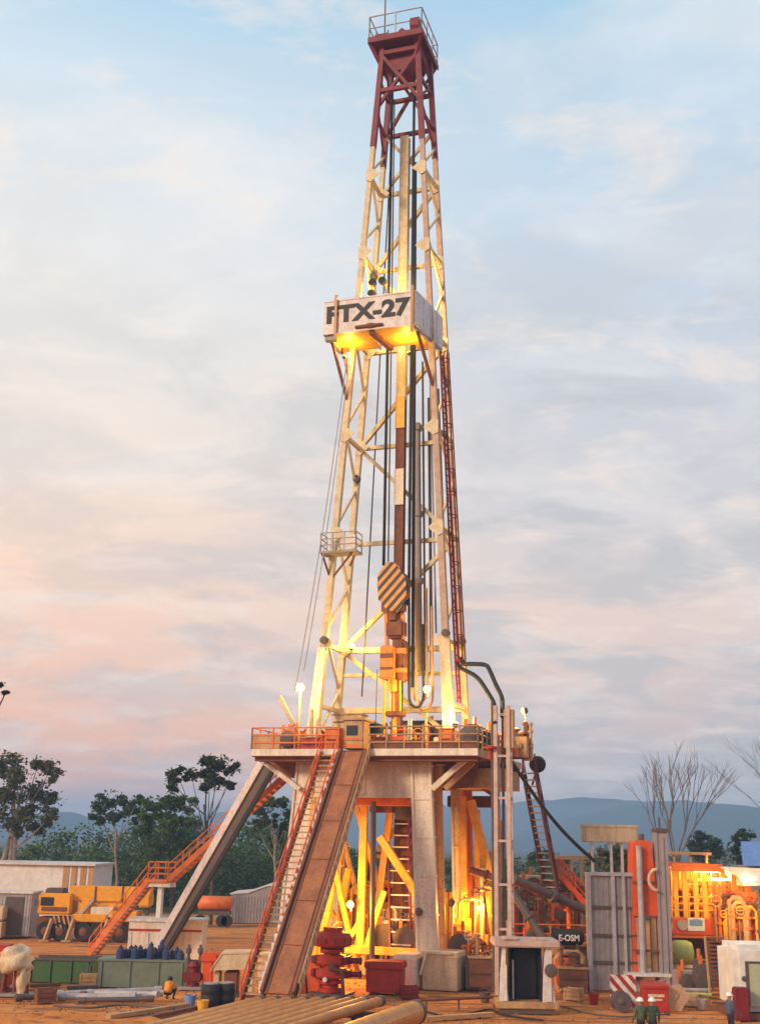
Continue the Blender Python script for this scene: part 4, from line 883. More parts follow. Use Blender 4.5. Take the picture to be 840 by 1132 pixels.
# ---- tent / grey shelter and orange trailer
fr = SD(281, 114); x0, x1, z0, z1 = W2(fr, 254, 990, 309, 1022)
t = thing('grey_shelter', 'grey ribbed shelter with curved roof at the forest edge', 'shelter', fr)
prof = [(x0, 0, 0), (x0, 0, z1), (x0 + (x1 - x0) * .35, 0, z1 + .15), (x0 + (x1 - x0) * .75, 0, z1 + .8), (x1, 0, z1 + .8), (x1, 0, 0)]
m = MB(); m.prism(prof, (0, 6, 0)); part('wall', m, GREYP, t)
m = MB()
for k in range(16): x = lerp(x0, x1, k / 16) + .1; m.box(x, x + .12, -.05, -.003, 0, z1 - .15)
part('rib', m, GREYP, t)
m = MB(); m.prism([(x0 - .1, -.1, z1), (x0 - .1, -.1, z1 + .12), (x0 + (x1 - x0) * .35, -.1, z1 + .3), (x0 + (x1 - x0) * .75, -.1, z1 + .95), (x1 + .1, -.1, z1 + .95), (x1 + .1, -.1, z1 + .82), (x0 + (x1 - x0) * .75, -.1, z1 + .815), (x0 + (x1 - x0) * .35, -.1, z1 + .16)], (0, 6.2, 0)); part('roof', m, PANEL, t)
fr = SD(236, 108); x0, x1, z0, z1 = W2(fr, 216, 994, 256, 1020)
t = thing('tank_trailer', 'orange tank trailer left of the grey ribbed shelter', 'trailer', fr)
zc = fr.hit(236, 999).z; m = MB(); m.lathe((0, 1, zc), [(.3, x0), (.62, x0 + .15), (.62, x1 - .15), (.3, x1)], 14, 'x'); part('tank', m, ORANGE, t, smooth=True)
m = MB(); m.box(x0 + .2, x1 - .1, .4, 1.6, zc - .95, zc - .65); part('chassis', m, DKSTEEL, t)
for px in (221, 245, 251):
    c = fr.hit(px, 1010); m = MB(); m.lathe((c.x, .4, .5), [(.2, -.15), (.5, -.15), (.5, .15), (.2, .15)], 14, 'y'); part('wheel', m, BLACK, t)
for px in (220, 250): x = fr.hit(px, 1010).x; m = MB(); m.box(x - .1, x + .1, .8, 1.2, .3, zc - .6); part('leg', m, DKSTEEL, t)

# ---- BOP stack (red) and red box
bf = RIG.ground(366, 1099); fr = Frame(RIG.p(bf.x, bf.y, 0), radians(-18)); zt_ = fr.hit(366, 1036).z
t = thing('blowout_preventer', 'bulky dark red flanged valve stack under the drill floor beside the ramp', 'valve stack', fr)
k = zt_ / 3.2
m = MB(); m.lathe((0, 0, 0), [(.45, .1), (.62, .12), (.62, .3), (.36, .32), (.36, .5), (.58, .52), (.58, .66), (.40, .68), (.40, 2.0), (.62, 2.02), (.62, 2.16), (.5, 2.2), (.92, 2.3), (.98, 2.4), (.98, 2.75), (.86, 2.95), (.5, 3.02), (.5, 3.2)], 24); part('body', m, RED, t)
m = MB(); m.bbox(-.72, .72, -.52, .52, .78, 1.24, .06); m.bbox(-.72, .72, -.52, .52, 1.42, 1.88, .06); part('ram_block', m, RED, t)
for s in (-1, 1):
    for z in (1.01, 1.65):
        m = MB(); m.bbox(s * .72 if s > 0 else -.98, .98 if s > 0 else -.72, -.46, .46, z - .19, z + .19, .04); m.tube((s * .98, 0, z), (s * 1.5, 0, z), .15, n=10); m.tube((s * 1.5, 0, z), (s * 1.56, 0, z), .2, n=10); part('bonnet', m, DKRED, t)
m = MB()
for k in range(12):
    a_ = 2 * pi * k / 12
    for z in (2.09, 2.58): m.tube((cos(a_) * (.57 if z < 2.2 else .97), sin(a_) * (.57 if z < 2.2 else .97), z - .12), (cos(a_) * (.57 if z < 2.2 else .97), sin(a_) * (.57 if z < 2.2 else .97), z + .12), .05, n=6)
part('bolts', m, DKSTEEL, t)
m = MB(); m.path([(.3, -.5, 1.33), (.3, -.95, 1.33), (.9, -1.0, 1.2), (1.0, -1.0, .1)], .1, 8); m.lathe((.3, -.8, 1.33), [(.1, -.1), (.2, -.08), (.2, .08), (.1, .1)], 10, 'y'); part('choke_line', m, RUST, t)
m = MB(); m.path([(-.4, -.3, 2.5), (-.9, -.9, 2.4), (-1.1, -1.0, 1.4), (-1.0, -.8, .1)], .06, 7); part('control_hose', m, BLACK, t)
m = MB(); m.tube((-.1, -.6, .75), (-.1, -.75, .75), .12, n=10); part('gauge', m, LETW, t)
m = MB(); m.box(-1, 1, -.8, .8, 0, .1); part('base', m, DKSTEEL, t)
bf = RIG.ground(424, 1100); fr = Frame(RIG.p(bf.x, bf.y, 0), radians(-12)); x0, x1, z0, z1 = W2(fr, 404, 1064, 443, 1100)
t = thing('red_crate', 'dark red steel crate with ridged lid under the rig floor', 'crate', fr)
m = MB(); m.bbox(x0, x1, 0, 1.3, .1, z1 - .38, .04); part('body', m, RED, t)
m = MB(); m.bbox(x0 - .08, x1 + .08, -.08, 1.38, z1 - .37, z1, .06); part('lid', m, RED, t)
for x in (x0 + .2, x1 - .35): m = MB(); m.box(x, x + .15, -.1, 1.4, 0, .1); part('skid', m, DKSTEEL, t)
fr = S(343, 1098, radians(-18)); m = MB(); z = fr.hit(343, 1058).z; m.prism([(-.55, 0, 0), (.5, 0, 0), (.5, 0, z * .8), (-.05, 0, z)], (0, .7, 0)); m.box(-.6, .55, -.03, .73, .12, .2); m.box(-.6, .55, -.03, .73, .9, .98); solo('red_guard', m, ORRED, 'pointed orange red guard plate at the right foot of the ramp', 'guard', fr)
# low pipe railing in front of base boxes
fr = S(480, 1110); m = MB(); a = G(462, 1106, .5); b = G(550, 1102, .5); m.tube(a, b, .07, n=7)
for u in (.1, .5, .95): c = a.lerp(b, u); m.tube((c.x, c.y, 0), c, .06, n=6)
solo('pipe_barrier', m, RUST, 'low rusty pipe barrier before the pale base boxes', 'barrier', Frame((0, 0, 0)), (a.x, a.y, 0))

rnd0 = random.Random(3)
# ---- pipework under and on the drill floor
def rf(ly): return Frame(RIG.p(0, ly, 0), RIG.yaw)
manifold('pipe_manifold', 'pale pipes and valves at the foot of the inner stair under the drill floor', rf(3.2), (404, 988, 458, 1062), [PANEL, CREAM, RUST, DKSTEEL], 18, 21, 1.2)
manifold('pipe_manifold', 'orange and yellow pipework behind the red valve stack under the drill floor', rf(1.6), (344, 1010, 400, 1085), [YELLOW, ORANGE, CREAM], 12, 22, 1.2)
manifold('pipe_manifold', 'pipework between the rear white pillars under the right end of the floor', rf(3.4), (498, 960, 548, 1070), [CREAM, TAN, YELLOW, RUST], 14, 23, 1.2)
manifold('pipe_manifold', 'tall yellow and brown pipes between the braces under the middle of the floor', rf(4.4), (356, 905, 462, 1060), [YELLOW, RUST, TAN, YELLOW, DKSTEEL], 22, 51, 1.4)
manifold('pipe_manifold', 'tall orange pipes beside the yellow strut under the right end of the floor', rf(6.0), (508, 900, 556, 1068), [YELLOW, ORANGE, TAN, RUST], 16, 52, 1.2)
manifold('floor_pipework', 'orange pipework behind the left railing of the drill floor', rf(-.4), (300, 800, 352, 829), [ORANGE, RED, RUST, CREAM], 14, 31, 1.5, DECK)
manifold('floor_pipework', 'rust red and dark pipework in the middle of the drill floor behind the railing', rf(1.2), (405, 798, 470, 829), [RUST, ORRED, DKSTEEL, YELLOW], 18, 32, 1.5, DECK)
manifold('floor_pipework', 'cream and orange pipework right of the mast foot on the drill floor', rf(.8), (470, 800, 530, 830), [ORANGE, DKSTEEL, CREAM, RUST], 18, 33, 1.5, DECK)
manifold('floor_pipework', 'brown valves and pipes on the right wing beside the pipe tower', rf(2.2), (535, 796, 584, 836), [RUST, TAN, DKSTEEL, ORANGE, RED], 18, 34, 2.0, DECK)
# loose hoses and boards on the earth
for k, (pts, r, mm, lab) in enumerate((
    (((470, 1118), (500, 1124), (540, 1116), (556, 1122), (600, 1128)), .05, BLACK, 'thin black hose snaking on the earth before the winch shelter'),
    (((620, 1112), (650, 1120), (690, 1124), (740, 1121)), .04, DKSTEEL, 'dark cable lying on the earth before the striped board'),
    (((60, 1112), (100, 1114), (140, 1111), (200, 1116)), .05, DKSTEEL, 'dark hose lying on the earth in front of the grey pipes'),
    (((275, 1108), (292, 1104), (306, 1107), (322, 1103)), .07, BLACK, 'black hose coiled at the foot of the ramp stair'))):
    q_ = [G(x, y, r) for x, y in pts]; P_ = []
    for i in range(len(q_) - 1):
        p0 = q_[max(i - 1, 0)]; p1 = q_[i]; p2 = q_[i + 1]; p3 = q_[min(i + 2, len(q_) - 1)]
        for s_ in range(6): t_ = s_ / 6; P_.append(.5 * ((2 * p1) + (p2 - p0) * t_ + (2 * p0 - 5 * p1 + 4 * p2 - p3) * t_ * t_ + (3 * p1 - p0 - 3 * p2 + p3) * t_ ** 3))
    P_.append(q_[-1]); m = MB(); m.path(P_, r, 7); solo('ground_hose', m, mm, lab, 'hose', Frame((0, 0, 0)), tuple(q_[0]), None, True)
for k, (xa, ya, xb, yb, w_, mm, lab) in enumerate(((120, 1124, 208, 1111, .3, TAN, 'long plank lying on the earth left of the black drums'), (150, 1128, 218, 1114, .25, RUST, 'rusty beam lying on the earth beside the long plank'), (470, 1126, 545, 1121, .3, TAN, 'plank lying on the earth before the low pipe barrier'), (34, 1090, 66, 1088, .35, RUST, 'rusty timber lying in front of the green skip'), (75, 1092, 108, 1091, .35, DKSTEEL, 'dark timber lying between the two skips'))):
    a = G(xa, ya, .1); b = G(xb, yb, .1); m = MB(); m.beam(a, b, w_, .16); solo('timber', m, mm, lab, 'timber', Frame((0, 0, 0)), tuple(a))

for k, (px, py, kind, mm, lab) in enumerate(((210, 1112, 0, BLUES, 'small blue bucket on the earth left of the black drums'), (224, 1118, 0, YELLOW, 'small yellow bucket before the left black drum'), (120, 1088, 1, RUST, 'rusty small crate before the grey green skip'), (98, 1090, 1, TAN, 'tan small crate before the gap between the two skips'), (452, 1104, 1, DKRED, 'dark red small crate right of the red steel crate'), (536, 1108, 0, DKSTEEL, 'dark bucket left of the winch shelter'), (634, 1106, 1, TAN, 'tan small crate right of the winch shelter'), (656, 1110, 0, RED, 'red bucket left of the striped board'), (762, 1112, 1, WOOD, 'wooden small crate before the pale green pipe'), (776, 1116, 0, STEEL, 'grey bucket left of the plant ladder foot'), (50, 1108, 1, RUST, 'rusty small box left of the grey pipes'))):
    fr = S(px, py, rnd0.uniform(-.5, .5))
    if kind == 0:
        t = thing('bucket', lab, 'bucket', fr); m = MB(); m.lathe((0, 0, 0), [(.2, 0), (.27, .42), (.29, .43), (.29, .47), (.25, .47), (.2, .1)], 14); part('body', m, mm, t)
        m = MB(); m.path([(.28 * cos(pi * i / 8), .02, .45 + .2 * sin(pi * i / 8)) for i in range(9)], .02, 5); part('handle', m, DKSTEEL, t)
    else:
        t = thing('small_crate', lab, 'crate', fr); m = MB()
        for z in (.04, .24, .44): m.box(-.45, .45, -.3, -.26, z, z + .15); m.box(-.45, .45, .26, .3, z, z + .15); m.box(-.45, -.41, -.26, .26, z, z + .15); m.box(.41, .45, -.26, .26, z, z + .15)
        for x in (-.42, .36): m.box(x, x + .06, -.33, -.30, 0, .62); m.box(x, x + .06, .30, .33, 0, .62)
        m.box(-.41, .41, -.26, .26, .05, .42); part('body', m, mm, t)

# ---- casing pipes on rack
zc = .95; r = .20
far = [G(x, 1106.5, zc) for x in (289, 306, 322, 338, 355, 371, 388, 404, 421)]
g1_ = G(345, 1106.5, zc); g2_ = G(262, 1129, zc); dirp = (g2_ - g1_); dirp.z = 0; dirp.normalize()
cp0 = None
LBL = ['casing pipe, leftmost on the rack', 'casing pipe, second from the left on the rack', 'casing pipe just left of the ramp foot', 'casing pipe ending right under the ramp foot', 'casing pipe just right of the ramp foot', 'casing pipe below the red valve stack', 'casing pipe ending between valve stack and red crate', 'casing pipe ending below the red crate', 'casing pipe, last thin one before the thick pipe']
yaw_p = math.atan2(dirp.y, dirp.x)
for k, a in enumerate(far):
    fr = Frame((a.x, a.y, 0), yaw_p)
    if cp0 is None:
        cp0 = thing('casing_pipe', LBL[0], 'pipe', fr, (0, 0, zc), 'casing pipes on the rack')
        m = MB(); m.tube((0, 0, zc), (11.5, 0, zc), r, n=18); part('barrel', m, PIPE, cp0, smooth=False)
        m = MB(); m.tube((-.06, 0, zc), (.28, 0, zc), r * 1.12, n=18); part('collar', m, DKSTEEL, cp0)
    else: dup(cp0, fr.p(0, 0, zc), yaw_p, LBL[k])
a = G(459, 1119, .9); fr = Frame((a.x, a.y, 0), yaw_p)
t = thing('conductor_pipe', 'thick tan pipe with dark end ring at the right end of the rack', 'pipe', fr, (0, 0, .9))
m = MB(); m.tube((0, 0, .9), (12, 0, .9), .44, n=22); part('barrel', m, PIPE, t)
m = MB(); m.tube((-.08, 0, .9), (.12, 0, .9), .48, n=22); part('end_ring', m, DKSTEEL, t)
m = MB(); m.tube((-.10, 0, .9), (-.082, 0, .9), .36, n=18); part('bore_shade', m, BLACK, t)  # black disc painted for the shade in the pipe's open end
fr = Frame((far[4].x, far[4].y, 0), yaw_p)
for k, u in enumerate((.8, 6.5)):
    t = thing('pipe_rack', ['steel rack beam under the upper pipe ends by the ramp foot', 'steel rack beam under the nearer half of the casing pipes'][k], 'rack', fr, (u, 0, 0))
    sp = (far[8] - far[0]); sp.z = 0; xs = sp.normalized(); l = sp.length
    p0 = fr.inv(Vector((far[0].x, far[0].y, 0)) - xs * .6); p1 = fr.inv(Vector((far[8].x, far[8].y, 0)) + xs * 1.8); du = Vector((u, 0, 0))
    m = MB(); m.beam(p0 + du + Vector((0, 0, .5)), p1 + du + Vector((0, 0, .5)), .25, .22); part('beam', m, DKSTEEL, t)
    for v in (.05, .35, .65, .95): c = p0.lerp(p1, v) + du; m = MB(); m.box(c.x - .1, c.x + .1, c.y - .1, c.y + .1, 0, .39); part('leg', m, DKSTEEL, t)

# ---- dark shelter (portal) at right of centre
fr = S(582, 1121); x0, x1, z0, z1 = W2(fr, 549, 1040, 616, 1121)
t = thing('winch_shelter', 'cream framed shelter with its shaded interior painted black standing on a tan slab below the pipe tower', 'shelter', fr)
m = MB(); m.bbox(x0, x1, -.1, 2.2, .22, .52, .03); part('slab', m, TAN, t)
m = MB(); m.box(x0 + .2, x1 - .2, 0, 2.1, 0, .22); part('skid', m, DKSTEEL, t)
xa = fr.hit(562, 1080).x; xb = fr.hit(599, 1080).x
for (a, b) in ((x0 + .15, xa), (xb, x1 - .15)):
    m = MB(); m.prism([(a, .0, .52), (b, .0, .52), (b - .15, .0, 1.6), (b - .12, 0, z1 - .3), (a + .16, 0, z1 - .3), (a + .05, .0, 1.7)], (0, .4, 0)); m.beam(((a + b) / 2, -.05, .55), ((a + b) / 2, -.05, 2.1), .22, .1, (0, 1, 0)); part('column', m, PANEL, t)
m = MB(); m.bbox(x0 - .1, x1 + .1, -.2, 2.2, z1 - .32, z1, .05); m.bbox(x0 + .3, x0 + 1.0, -.25, .6, z1, z1 + .14, .04); m.bbox(x1 - 1.1, x1 - .5, -.1, .8, z1, z1 + .1, .04); part('lintel', m, PINK, t)
m = MB(); m.box(xa, xb, 1.7, 1.8, .52, z1 - .33); m.box(xa, xa + .06, .05, 1.7, .52, z1 - .33); m.box(xb - .06, xb, .05, 1.7, .52, z1 - .33); part('shade_lining', m, BLACKP, t)  # lining and cabinet are painted black for the shade inside
m = MB(); m.bbox(xa + .35, xb - .08, .9, 1.6, .55, z1 - .5, .1); part('cabinet', m, BLACKP, t)
m = MB(); m.box(xa + .2, xa + .28, .3, .36, .6, z1 - .9); part('rod', m, STEEL, t)
m = MB(); m.lathe((x1 - .35, -.15, z1 - 1.3), [(.1, -.1), (.3, -.06), (.3, .06), (.1, .1)], 12, 'y'); part('reel', m, DKSTEEL, t)

# ---- clutter behind the tower: shaker skid, walkway, canopy, flow line, oval barrel
fr = SD(600, 76); P = lambda px, py, ly=0: fr.hit(px, py, ly)
def blk(name, lab, cat, px0, py0, px1, py1, D, dep, mm, det='tool', yaw=0, group=None):
    fr = SD((px0 + px1) / 2, D, yaw); x0, x1, z0, z1 = W2(fr, px0, py0, px1, py1)
    t = thing(name, lab, cat, fr, (0, 0, z0), group)
    m = MB(); m.bbox(x0, x1, 0, dep, z0, z1, .05); part('body', m, mm, t)
    if det == 'tool': det_tool(t, x0, x1, 0, dep, z0, z1)
    elif det == 'mach': det_mach(t, x0, x1, 0, dep, z0, z1)
    elif det == 'tank':
        n = max(2, int((x1 - x0) / .8))
        for k in range(n + 1): x = lerp(x0, x1, k / n); m = MB(); m.box(x - .05, x + .05, -.08, -.003, z0, z1 - .03); part('rib', m, mm, t)
        m = MB(); m.rail([(x0, .1, z1), (x1, .1, z1)], 1.0, 1.2, .04, 1); part('railing', m, mm, t)
        m = MB(); m.box(x0, x1, -.1, -.003, z1 - .12, z1); part('rim', m, mm, t)
    return t
blk('mud_tank', 'long orange mud tank with railing behind the pipe tower and winch shelter', 'tank', 566, 1044, 652, 1090, 70, 2.5, ORANGE, 'tank')
manifold('pipe_manifold', 'tangle of orange, red and cream pipes behind the winch shelter and pipe tower', SD(606, 73.5), (568, 966, 650, 1040), [ORANGE, RUST, CREAM, ORRED, TAN, DKSTEEL], 26, 5, 2.0)
manifold('pipe_manifold', 'low tangle of rusty pipes and valves between winch shelter and grey screen', SD(634, 66.5), (617, 1046, 652, 1098), [RUST, TAN, ORANGE, DKSTEEL], 14, 9, 1.0)
manifold('pipe_manifold', 'pipes and valves right of the pale base boxes before the pipe tower', SD(527, 67), (514, 1010, 546, 1096), [RUST, CREAM, TAN, DKSTEEL, ORANGE], 16, 12, 1.2)
blk('mud_tank', 'rusty upper tank with railing seen above the long orange tank', 'tank', 574, 1004, 640, 1040, 78, 2.5, RUST, 'tank')
blk('shaker_unit', 'pale cream shaker box above the dark flow line', 'machine', 576, 968, 602, 992, 79, 1.5, CREAM, 'mach')
blk('shaker_unit', 'red shaker motor box below the flow line beside the orange tank', 'machine', 580, 1026, 592, 1040, 69.5, .8, RED, 'mach')
blk('shaker_unit', 'red pump box right of the flow line end near the oval black barrel', 'machine', 608, 1004, 628, 1018, 74, .8, RED, 'mach')
blk('pipe_crate', 'orange crate stacked by the right end of the long tank', 'crate', 600, 1048, 648, 1066, 69, 1, TAN, 'tool')
blk('pipe_crate', 'rusty low crate beside the grey steel doors', 'crate', 618, 1072, 650, 1092, 66, 1, RUST, 'tool')
blk('base_crate', 'rusty crate before the rear white pillars', 'crate', 518, 1060, 544, 1092, 66, 1, RUST, 'tool')
for k, (px, D) in enumerate(((540, 73), (566, 77), (596, 74), (628, 72))):
    fr = SD(px, D); m = MB(); z = fr.hit(px, 958 + 12 * k).z; m.tube((0, 0, 0), (0, 0, z), .13, n=8); m.lathe((0, 0, z - .6), [(.15, -.08), (.28, -.06), (.28, .06), (.15, .08)], 10)
    solo('tank_pipe', m, (CREAM, ORANGE, TAN, ORANGE)[k], ['upright cream pipe between white pillar and pipe tower', 'upright orange pipe right behind the pipe tower', 'upright tan pipe under the dark flow line', 'upright orange pipe left of the grey steel doors'][k], 'pipe', fr)
for k, (xa, ya, xb, yb, D0, D1, r, mm, lab) in enumerate(((568, 972, 652, 1008, 70, 72, .26, DKSTEEL, 'dark flow line sloping right from the pipe tower toward the grey doors'), (566, 985, 604, 1044, 68, 67, .2, DKSTEEL, 'steep dark pipe going down behind the winch shelter'), (520, 962, 556, 974, 71, 70, .22, RUST, 'rusty pipe running into the pipe tower from the white pillars'))):
    a = AT(xa, ya, D0); b = AT(xb, yb, D1); m = MB(); m.tube(a, b, r, n=10); m.tube(a.lerp(b, .48), a.lerp(b, .52), r * 1.5, n=10); m.tube(a.lerp(b, .96), b, r * 1.5, n=10)
    solo('flow_line', m, mm, lab, 'pipe', Frame((0, 0, 0)), tuple(b))
# canopy + orange stair
fr = SD(632, 76); x0, x1, z0, z1 = W2(fr, 615, 946, 651, 1000)
t = thing('tank_canopy', 'small pale canopy on thin orange posts left of the grey steel doors', 'canopy', fr)
m = MB(); m.box(x0, x1, 0, 2.5, z1 - .25, z1); part('roof', m, CREAM, t)
for px in (623, 632, 643):
    x = fr.hit(px, 950).x; m = MB(); m.box(x - .09, x + .09, .2, .38, 0, z1 - .25); part('post', m, CREAM if px > 625 else ORANGE, t)
a = AT(618, 968, 74); b = AT(652, 1006, 74); fr = Frame((a.x, a.y, 0))
stairway('tank_stair', 'orange stair slanting down under the pale canopy', 'stairs' and fr, fr.inv(b), fr.inv(a), .8, 10, (0, 1, 0), ORRED, TAN, ORRED, True)
# oval barrel with pale letters
fr = SD(630, 68); x0, x1, z0, z1 = W2(fr, 611, 1028, 647, 1046)
t = thing('oval_barrel', 'black rounded tank with pale letters lying in front of the orange tank', 'tank', fr, (0, 0, z0))
rr = (z1 - z0) / 2; zc = (z0 + z1) / 2
m = MB(); m.lathe((0, .6, zc), [(rr * .5, x0), (rr * .9, x0 + .15), (rr, x0 + .35), (rr, x1 - .35), (rr * .9, x1 - .15), (rr * .5, x1)], 20, 'x'); bd = part('body', m, BLACK, t, smooth=True)
lettering('E-OSM', (x1 - x0) * .62, rr * .75, LETW, t, (x0 + .35, .6 - rr - .03, zc - rr * .38), (1, 0, 0), .02)
for x in (x0 + .4, x1 - .5): m = MB(); m.box(x, x + .15, .3, .9, 0, zc - rr * .7); part('saddle', m, DKSTEEL, t)

# ---- grey steel doors panel
fr = S(676, 1097, radians(2)); x0, x1, z0, z1 = W2(fr, 653, 965, 703, 1097)
t = thing('steel_screen', 'tall grey steel screen of ribbed panels right of the orange tanks', 'screen', fr)
m = MB(); m.box(x0, x1, .1, .3, .1, z1 - .15)
n = 9
for k in range(n): x = lerp(x0, x1, (k + .5) / n); m.box(x - .06, x + .06, .06, .1, .1, z1 - .2)
part('panel', m, GREYP, t)
m = MB()
m.box(x0 - .1, x0 + .12, -.08, .35, 0, z1); m.box(x1 - .1, x1 + .1, -.08, .35, 0, z1); m.box(x0 + .12, x1 - .1, -.08, .35, z1 - .18, z1)
m.box(lerp(x0, x1, .5) - .1, lerp(x0, x1, .5) + .1, -.08, .05, 0, z1 - .18); m.box(lerp(x0, x1, .72) - .07, lerp(x0, x1, .72) + .07, -.08, .05, 0, z1 - .18); part('frame', m, STEEL, t)
for py in (1003, 1034, 1064): z = fr.hit(676, py).z; m = MB(); m.box(x0 + .12, lerp(x0, x1, .5) - .1, -.05, .05, z - .07, z + .07); m.box(lerp(x0, x1, .5) + .1, x1 - .1, -.04, .05, z - .05, z + .05); part('cross_bar', m, DKSTEEL, t)
# white header tank on thin posts behind it
fr = SD(674, 74); x0, x1, z0, z1 = W2(fr, 647, 913, 704, 931)
t = thing('header_tank', 'pale rectangular tank raised on thin posts above the grey screen', 'tank', fr)
m = MB(); m.bbox(x0, x1, 0, 1.6, z0, z1, .06); m.box(x0 - .05, x1 + .05, -.05, 1.65, z1 - .1, z1 + .04); part('tank', m, CREAM, t)
for px in (655, 676, 688, 702): x = fr.hit(px, 940).x; m = MB(); m.box(x - .08, x + .08, .2, .36, 0, z0); part('post', m, PANEL, t)
# gas separator skid
fr = S(714, 1100); x0, x1, z0, z1 = W2(fr, 694, 1077, 742, 1100)
t = thing('skid_platform', 'grey steel platform on legs carrying the orange vessel and the grey column', 'platform', fr)
m = MB(); m.box(x0, x1, 0, 2.6, z1 - .15, z1); part('deck', m, PANEL, t)
for x in (x0 + .15, x1 - .2):
    for y in (.1, 2.4): m = MB(); m.box(x - .1, x + .1, y - .1, y + .1, 0, z1 - .15); part('leg', m, GREYP, t)
m = MB(); m.beam((x0 + .2, .1, .1), (x1 - .2, .1, z1 - .2), .1, .1); part('brace', m, GREYP, t)
zd = z1
t = thing('orange_vessel', 'tall bright orange vessel with a pale pipe up its front on the grey platform', 'vessel', fr, (0, 1, zd))
P = lambda px, py, ly=1.0: fr.hit(px, py, ly)
a = P(698, 1012); b = P(722, 930)
m = MB(); m.prism([(P(698, 1012).x, .7, P(698, 1012).z), (P(727, 1012).x, .7, P(700, 1012).z), (P(718, 932).x, .7, P(718, 932).z), (P(716, 929).x, .7, P(716, 929).z), (P(700, 929).x, .7, P(700, 929).z), (P(698, 932).x, .7, P(698, 932).z)], (0, 1.4, 0)); part('body', m, ORRED, t)
for px in (701, 711, 722):
    x = P(px, 1040).x; m = MB(); m.box(x - .14, x + .14, .9, 1.2, zd, P(700, 1012).z); part('leg', m, ORRED if px < 705 else TAN, t)
x = P(708, 1000, .5).x; m = MB(); m.tube((x, .5, zd), (x, .5, P(708, 935).z), .16, n=10); part('pipe', m, STEEL, t)
m = MB(); m.tube((P(710, 930).x, 1.3, P(710, 930).z), (P(710, 930).x, 1.3, P(710, 922).z), .16, n=8); part('nozzle', m, DKSTEEL, t)
for yv in (975, 1050): m = MB(); z = P(700, yv).z; m.box(P(698, yv).x - .05, P(727, yv).x, .62, .7, z - .06, z + .06); part('band', m, RUST, t)
t = thing('grey_column', 'square dark grey steel column right of the orange vessel', 'column', fr, (P(734, 1078, .4).x, .4, zd))
x = P(734, 1000, .4).x; w_ = (P(741, 1000, .4).x - P(728, 1000, .4).x) / 2
m = MB(); zt_ = P(734, 920, .4).z; m.box(x - w_, x + w_, .4, 1.2, zd, zt_); m.box(x - w_ * .25, x + w_ * .25, .33, .4, zd, zt_ - .3); m.box(x - w_ * 1.02, x - w_ * .78, .34, .4, zd, zt_); part('shaft', m, GREYP, t)
m = MB(); m.box(x - w_ * 1.1, x + w_ * 1.1, .3, 1.3, zt_ + .003, zt_ + .2); m.tube((x, .8, zt_), (x, .8, zt_ + .8), .06, n=6); part('cap', m, DKSTEEL, t)
m = MB(); z = P(722, 970, .3).z; pts = [Vector((P(725, 962, .3).x + .45 * cos(a), .2, P(725, 962, .3).z + .55 * sin(a) - .5)) for a in [pi / 2 + pi * k / 8 for k in range(9)]]; m.path(pts, .09, 7); part('bypass_pipe', m, CREAM, t)

# ---- mud plant right: lit orange sheds
fr = SD(778, 70, radians(-4)); x0, x1, z0, z1 = W2(fr, 741, 1018, 790, 1040)
P = lambda px, py, ly=0: fr.hit(px, py, ly)
t = thing('mud_plant', 'orange steel mud plant with open lit upper deck and red front plate', 'plant', fr)
zl = P(760, 1037).z; zu = P(760, 1014).z; zr = P(760, 954).z
xa = P(742, 1000).x; xb = P(850, 1000).x
m = MB(); m.box(xa, xb, .0, 5, zl, zl + .2); m.box(xa, xb, 0, 5, zu - .12, zu); part('deck', m, ORANGE, t)
m = MB(); m.box(xa, P(785, 1000).x, -.06, .0, zl + .2, zu - .13); part('front_plate', m, ORRED, t)
m = MB(); m.box(P(785, 1000).x, xb, -.04, .0, zl + .2, zu - .13); m.box(P(812, 1000).x, xb, -.1, -.04, P(800, 1030).z, P(800, 985).z); part('front_plate', m, ORANGE, t)
m = MB(); m.box(xa, xb, 4.6, 4.7, zu, zr - .3); m.box(xa, xa + .08, 0.3, 4.6, zu, zr - .3)
for k in range(22): x = lerp(xa, xb, k / 22); m.box(x, x + .1, 4.5, 4.6, zu, zr - .3)
part('back_wall', m, YELLOW, t)
for px in (747, 757, 769, 779, 790, 800, 812, 828):
    x = P(px, 990).x; m = MB(); m.box(x - .13, x + .13, .02, .28, zu, zr - .2); part('post', m, YELLOW if px % 2 else ORANGE, t)
for (p0, p1, py, ly) in ((769, 800, 975, 1.5), (769, 800, 990, 2.0), (745, 760, 1002, .6), (800, 850, 1004, .8), (776, 796, 1006, .4)):
    a = P(p0, py, ly); b = P(p1, py, ly); m = MB(); m.tube(a, b, .2, n=8); m.tube(a - Vector((0, 0, 1.0)), a, .1, n=6); m.tube(b - Vector((0, 0, 1.0)), b, .1, n=6); m.tube(a.lerp(b, .4), a.lerp(b, .6), .34, n=10); part('pipe', m, YELLOW, t)
for (p0, p1, y0, y1, ly, mm) in ((770, 782, 972, 1012, 2.2, YELLOW), (783, 792, 980, 1012, 1.2, ORANGE), (750, 756, 985, 1012, 1.6, DKSTEEL), (800, 812, 985, 1014, 1.5, RED), (815, 838, 990, 1014, 1.4, ORRED), (760, 766, 990, 1012, 1, RUST)):
    a = P(p0, y1, ly); b = P(p1, y0, ly); m = MB(); m.bbox(a.x, b.x, ly, ly + .9, zu, b.z, .08); part('machine_box', m, mm, t)
m = MB(); m.rail([(xa, .05, zu), (P(800, 1000).x, .05, zu)], 1.1, 1.0, .045); part('railing', m, YELLOW, t)
m = MB(); m.box(xa, P(786, 1000).x, -.3, 5.2, zr - .2, zr); m.box(xa, P(800, 1000).x, -.34, -.3, zr - .45, zr - .02); part('roof', m, ORANGE, t)
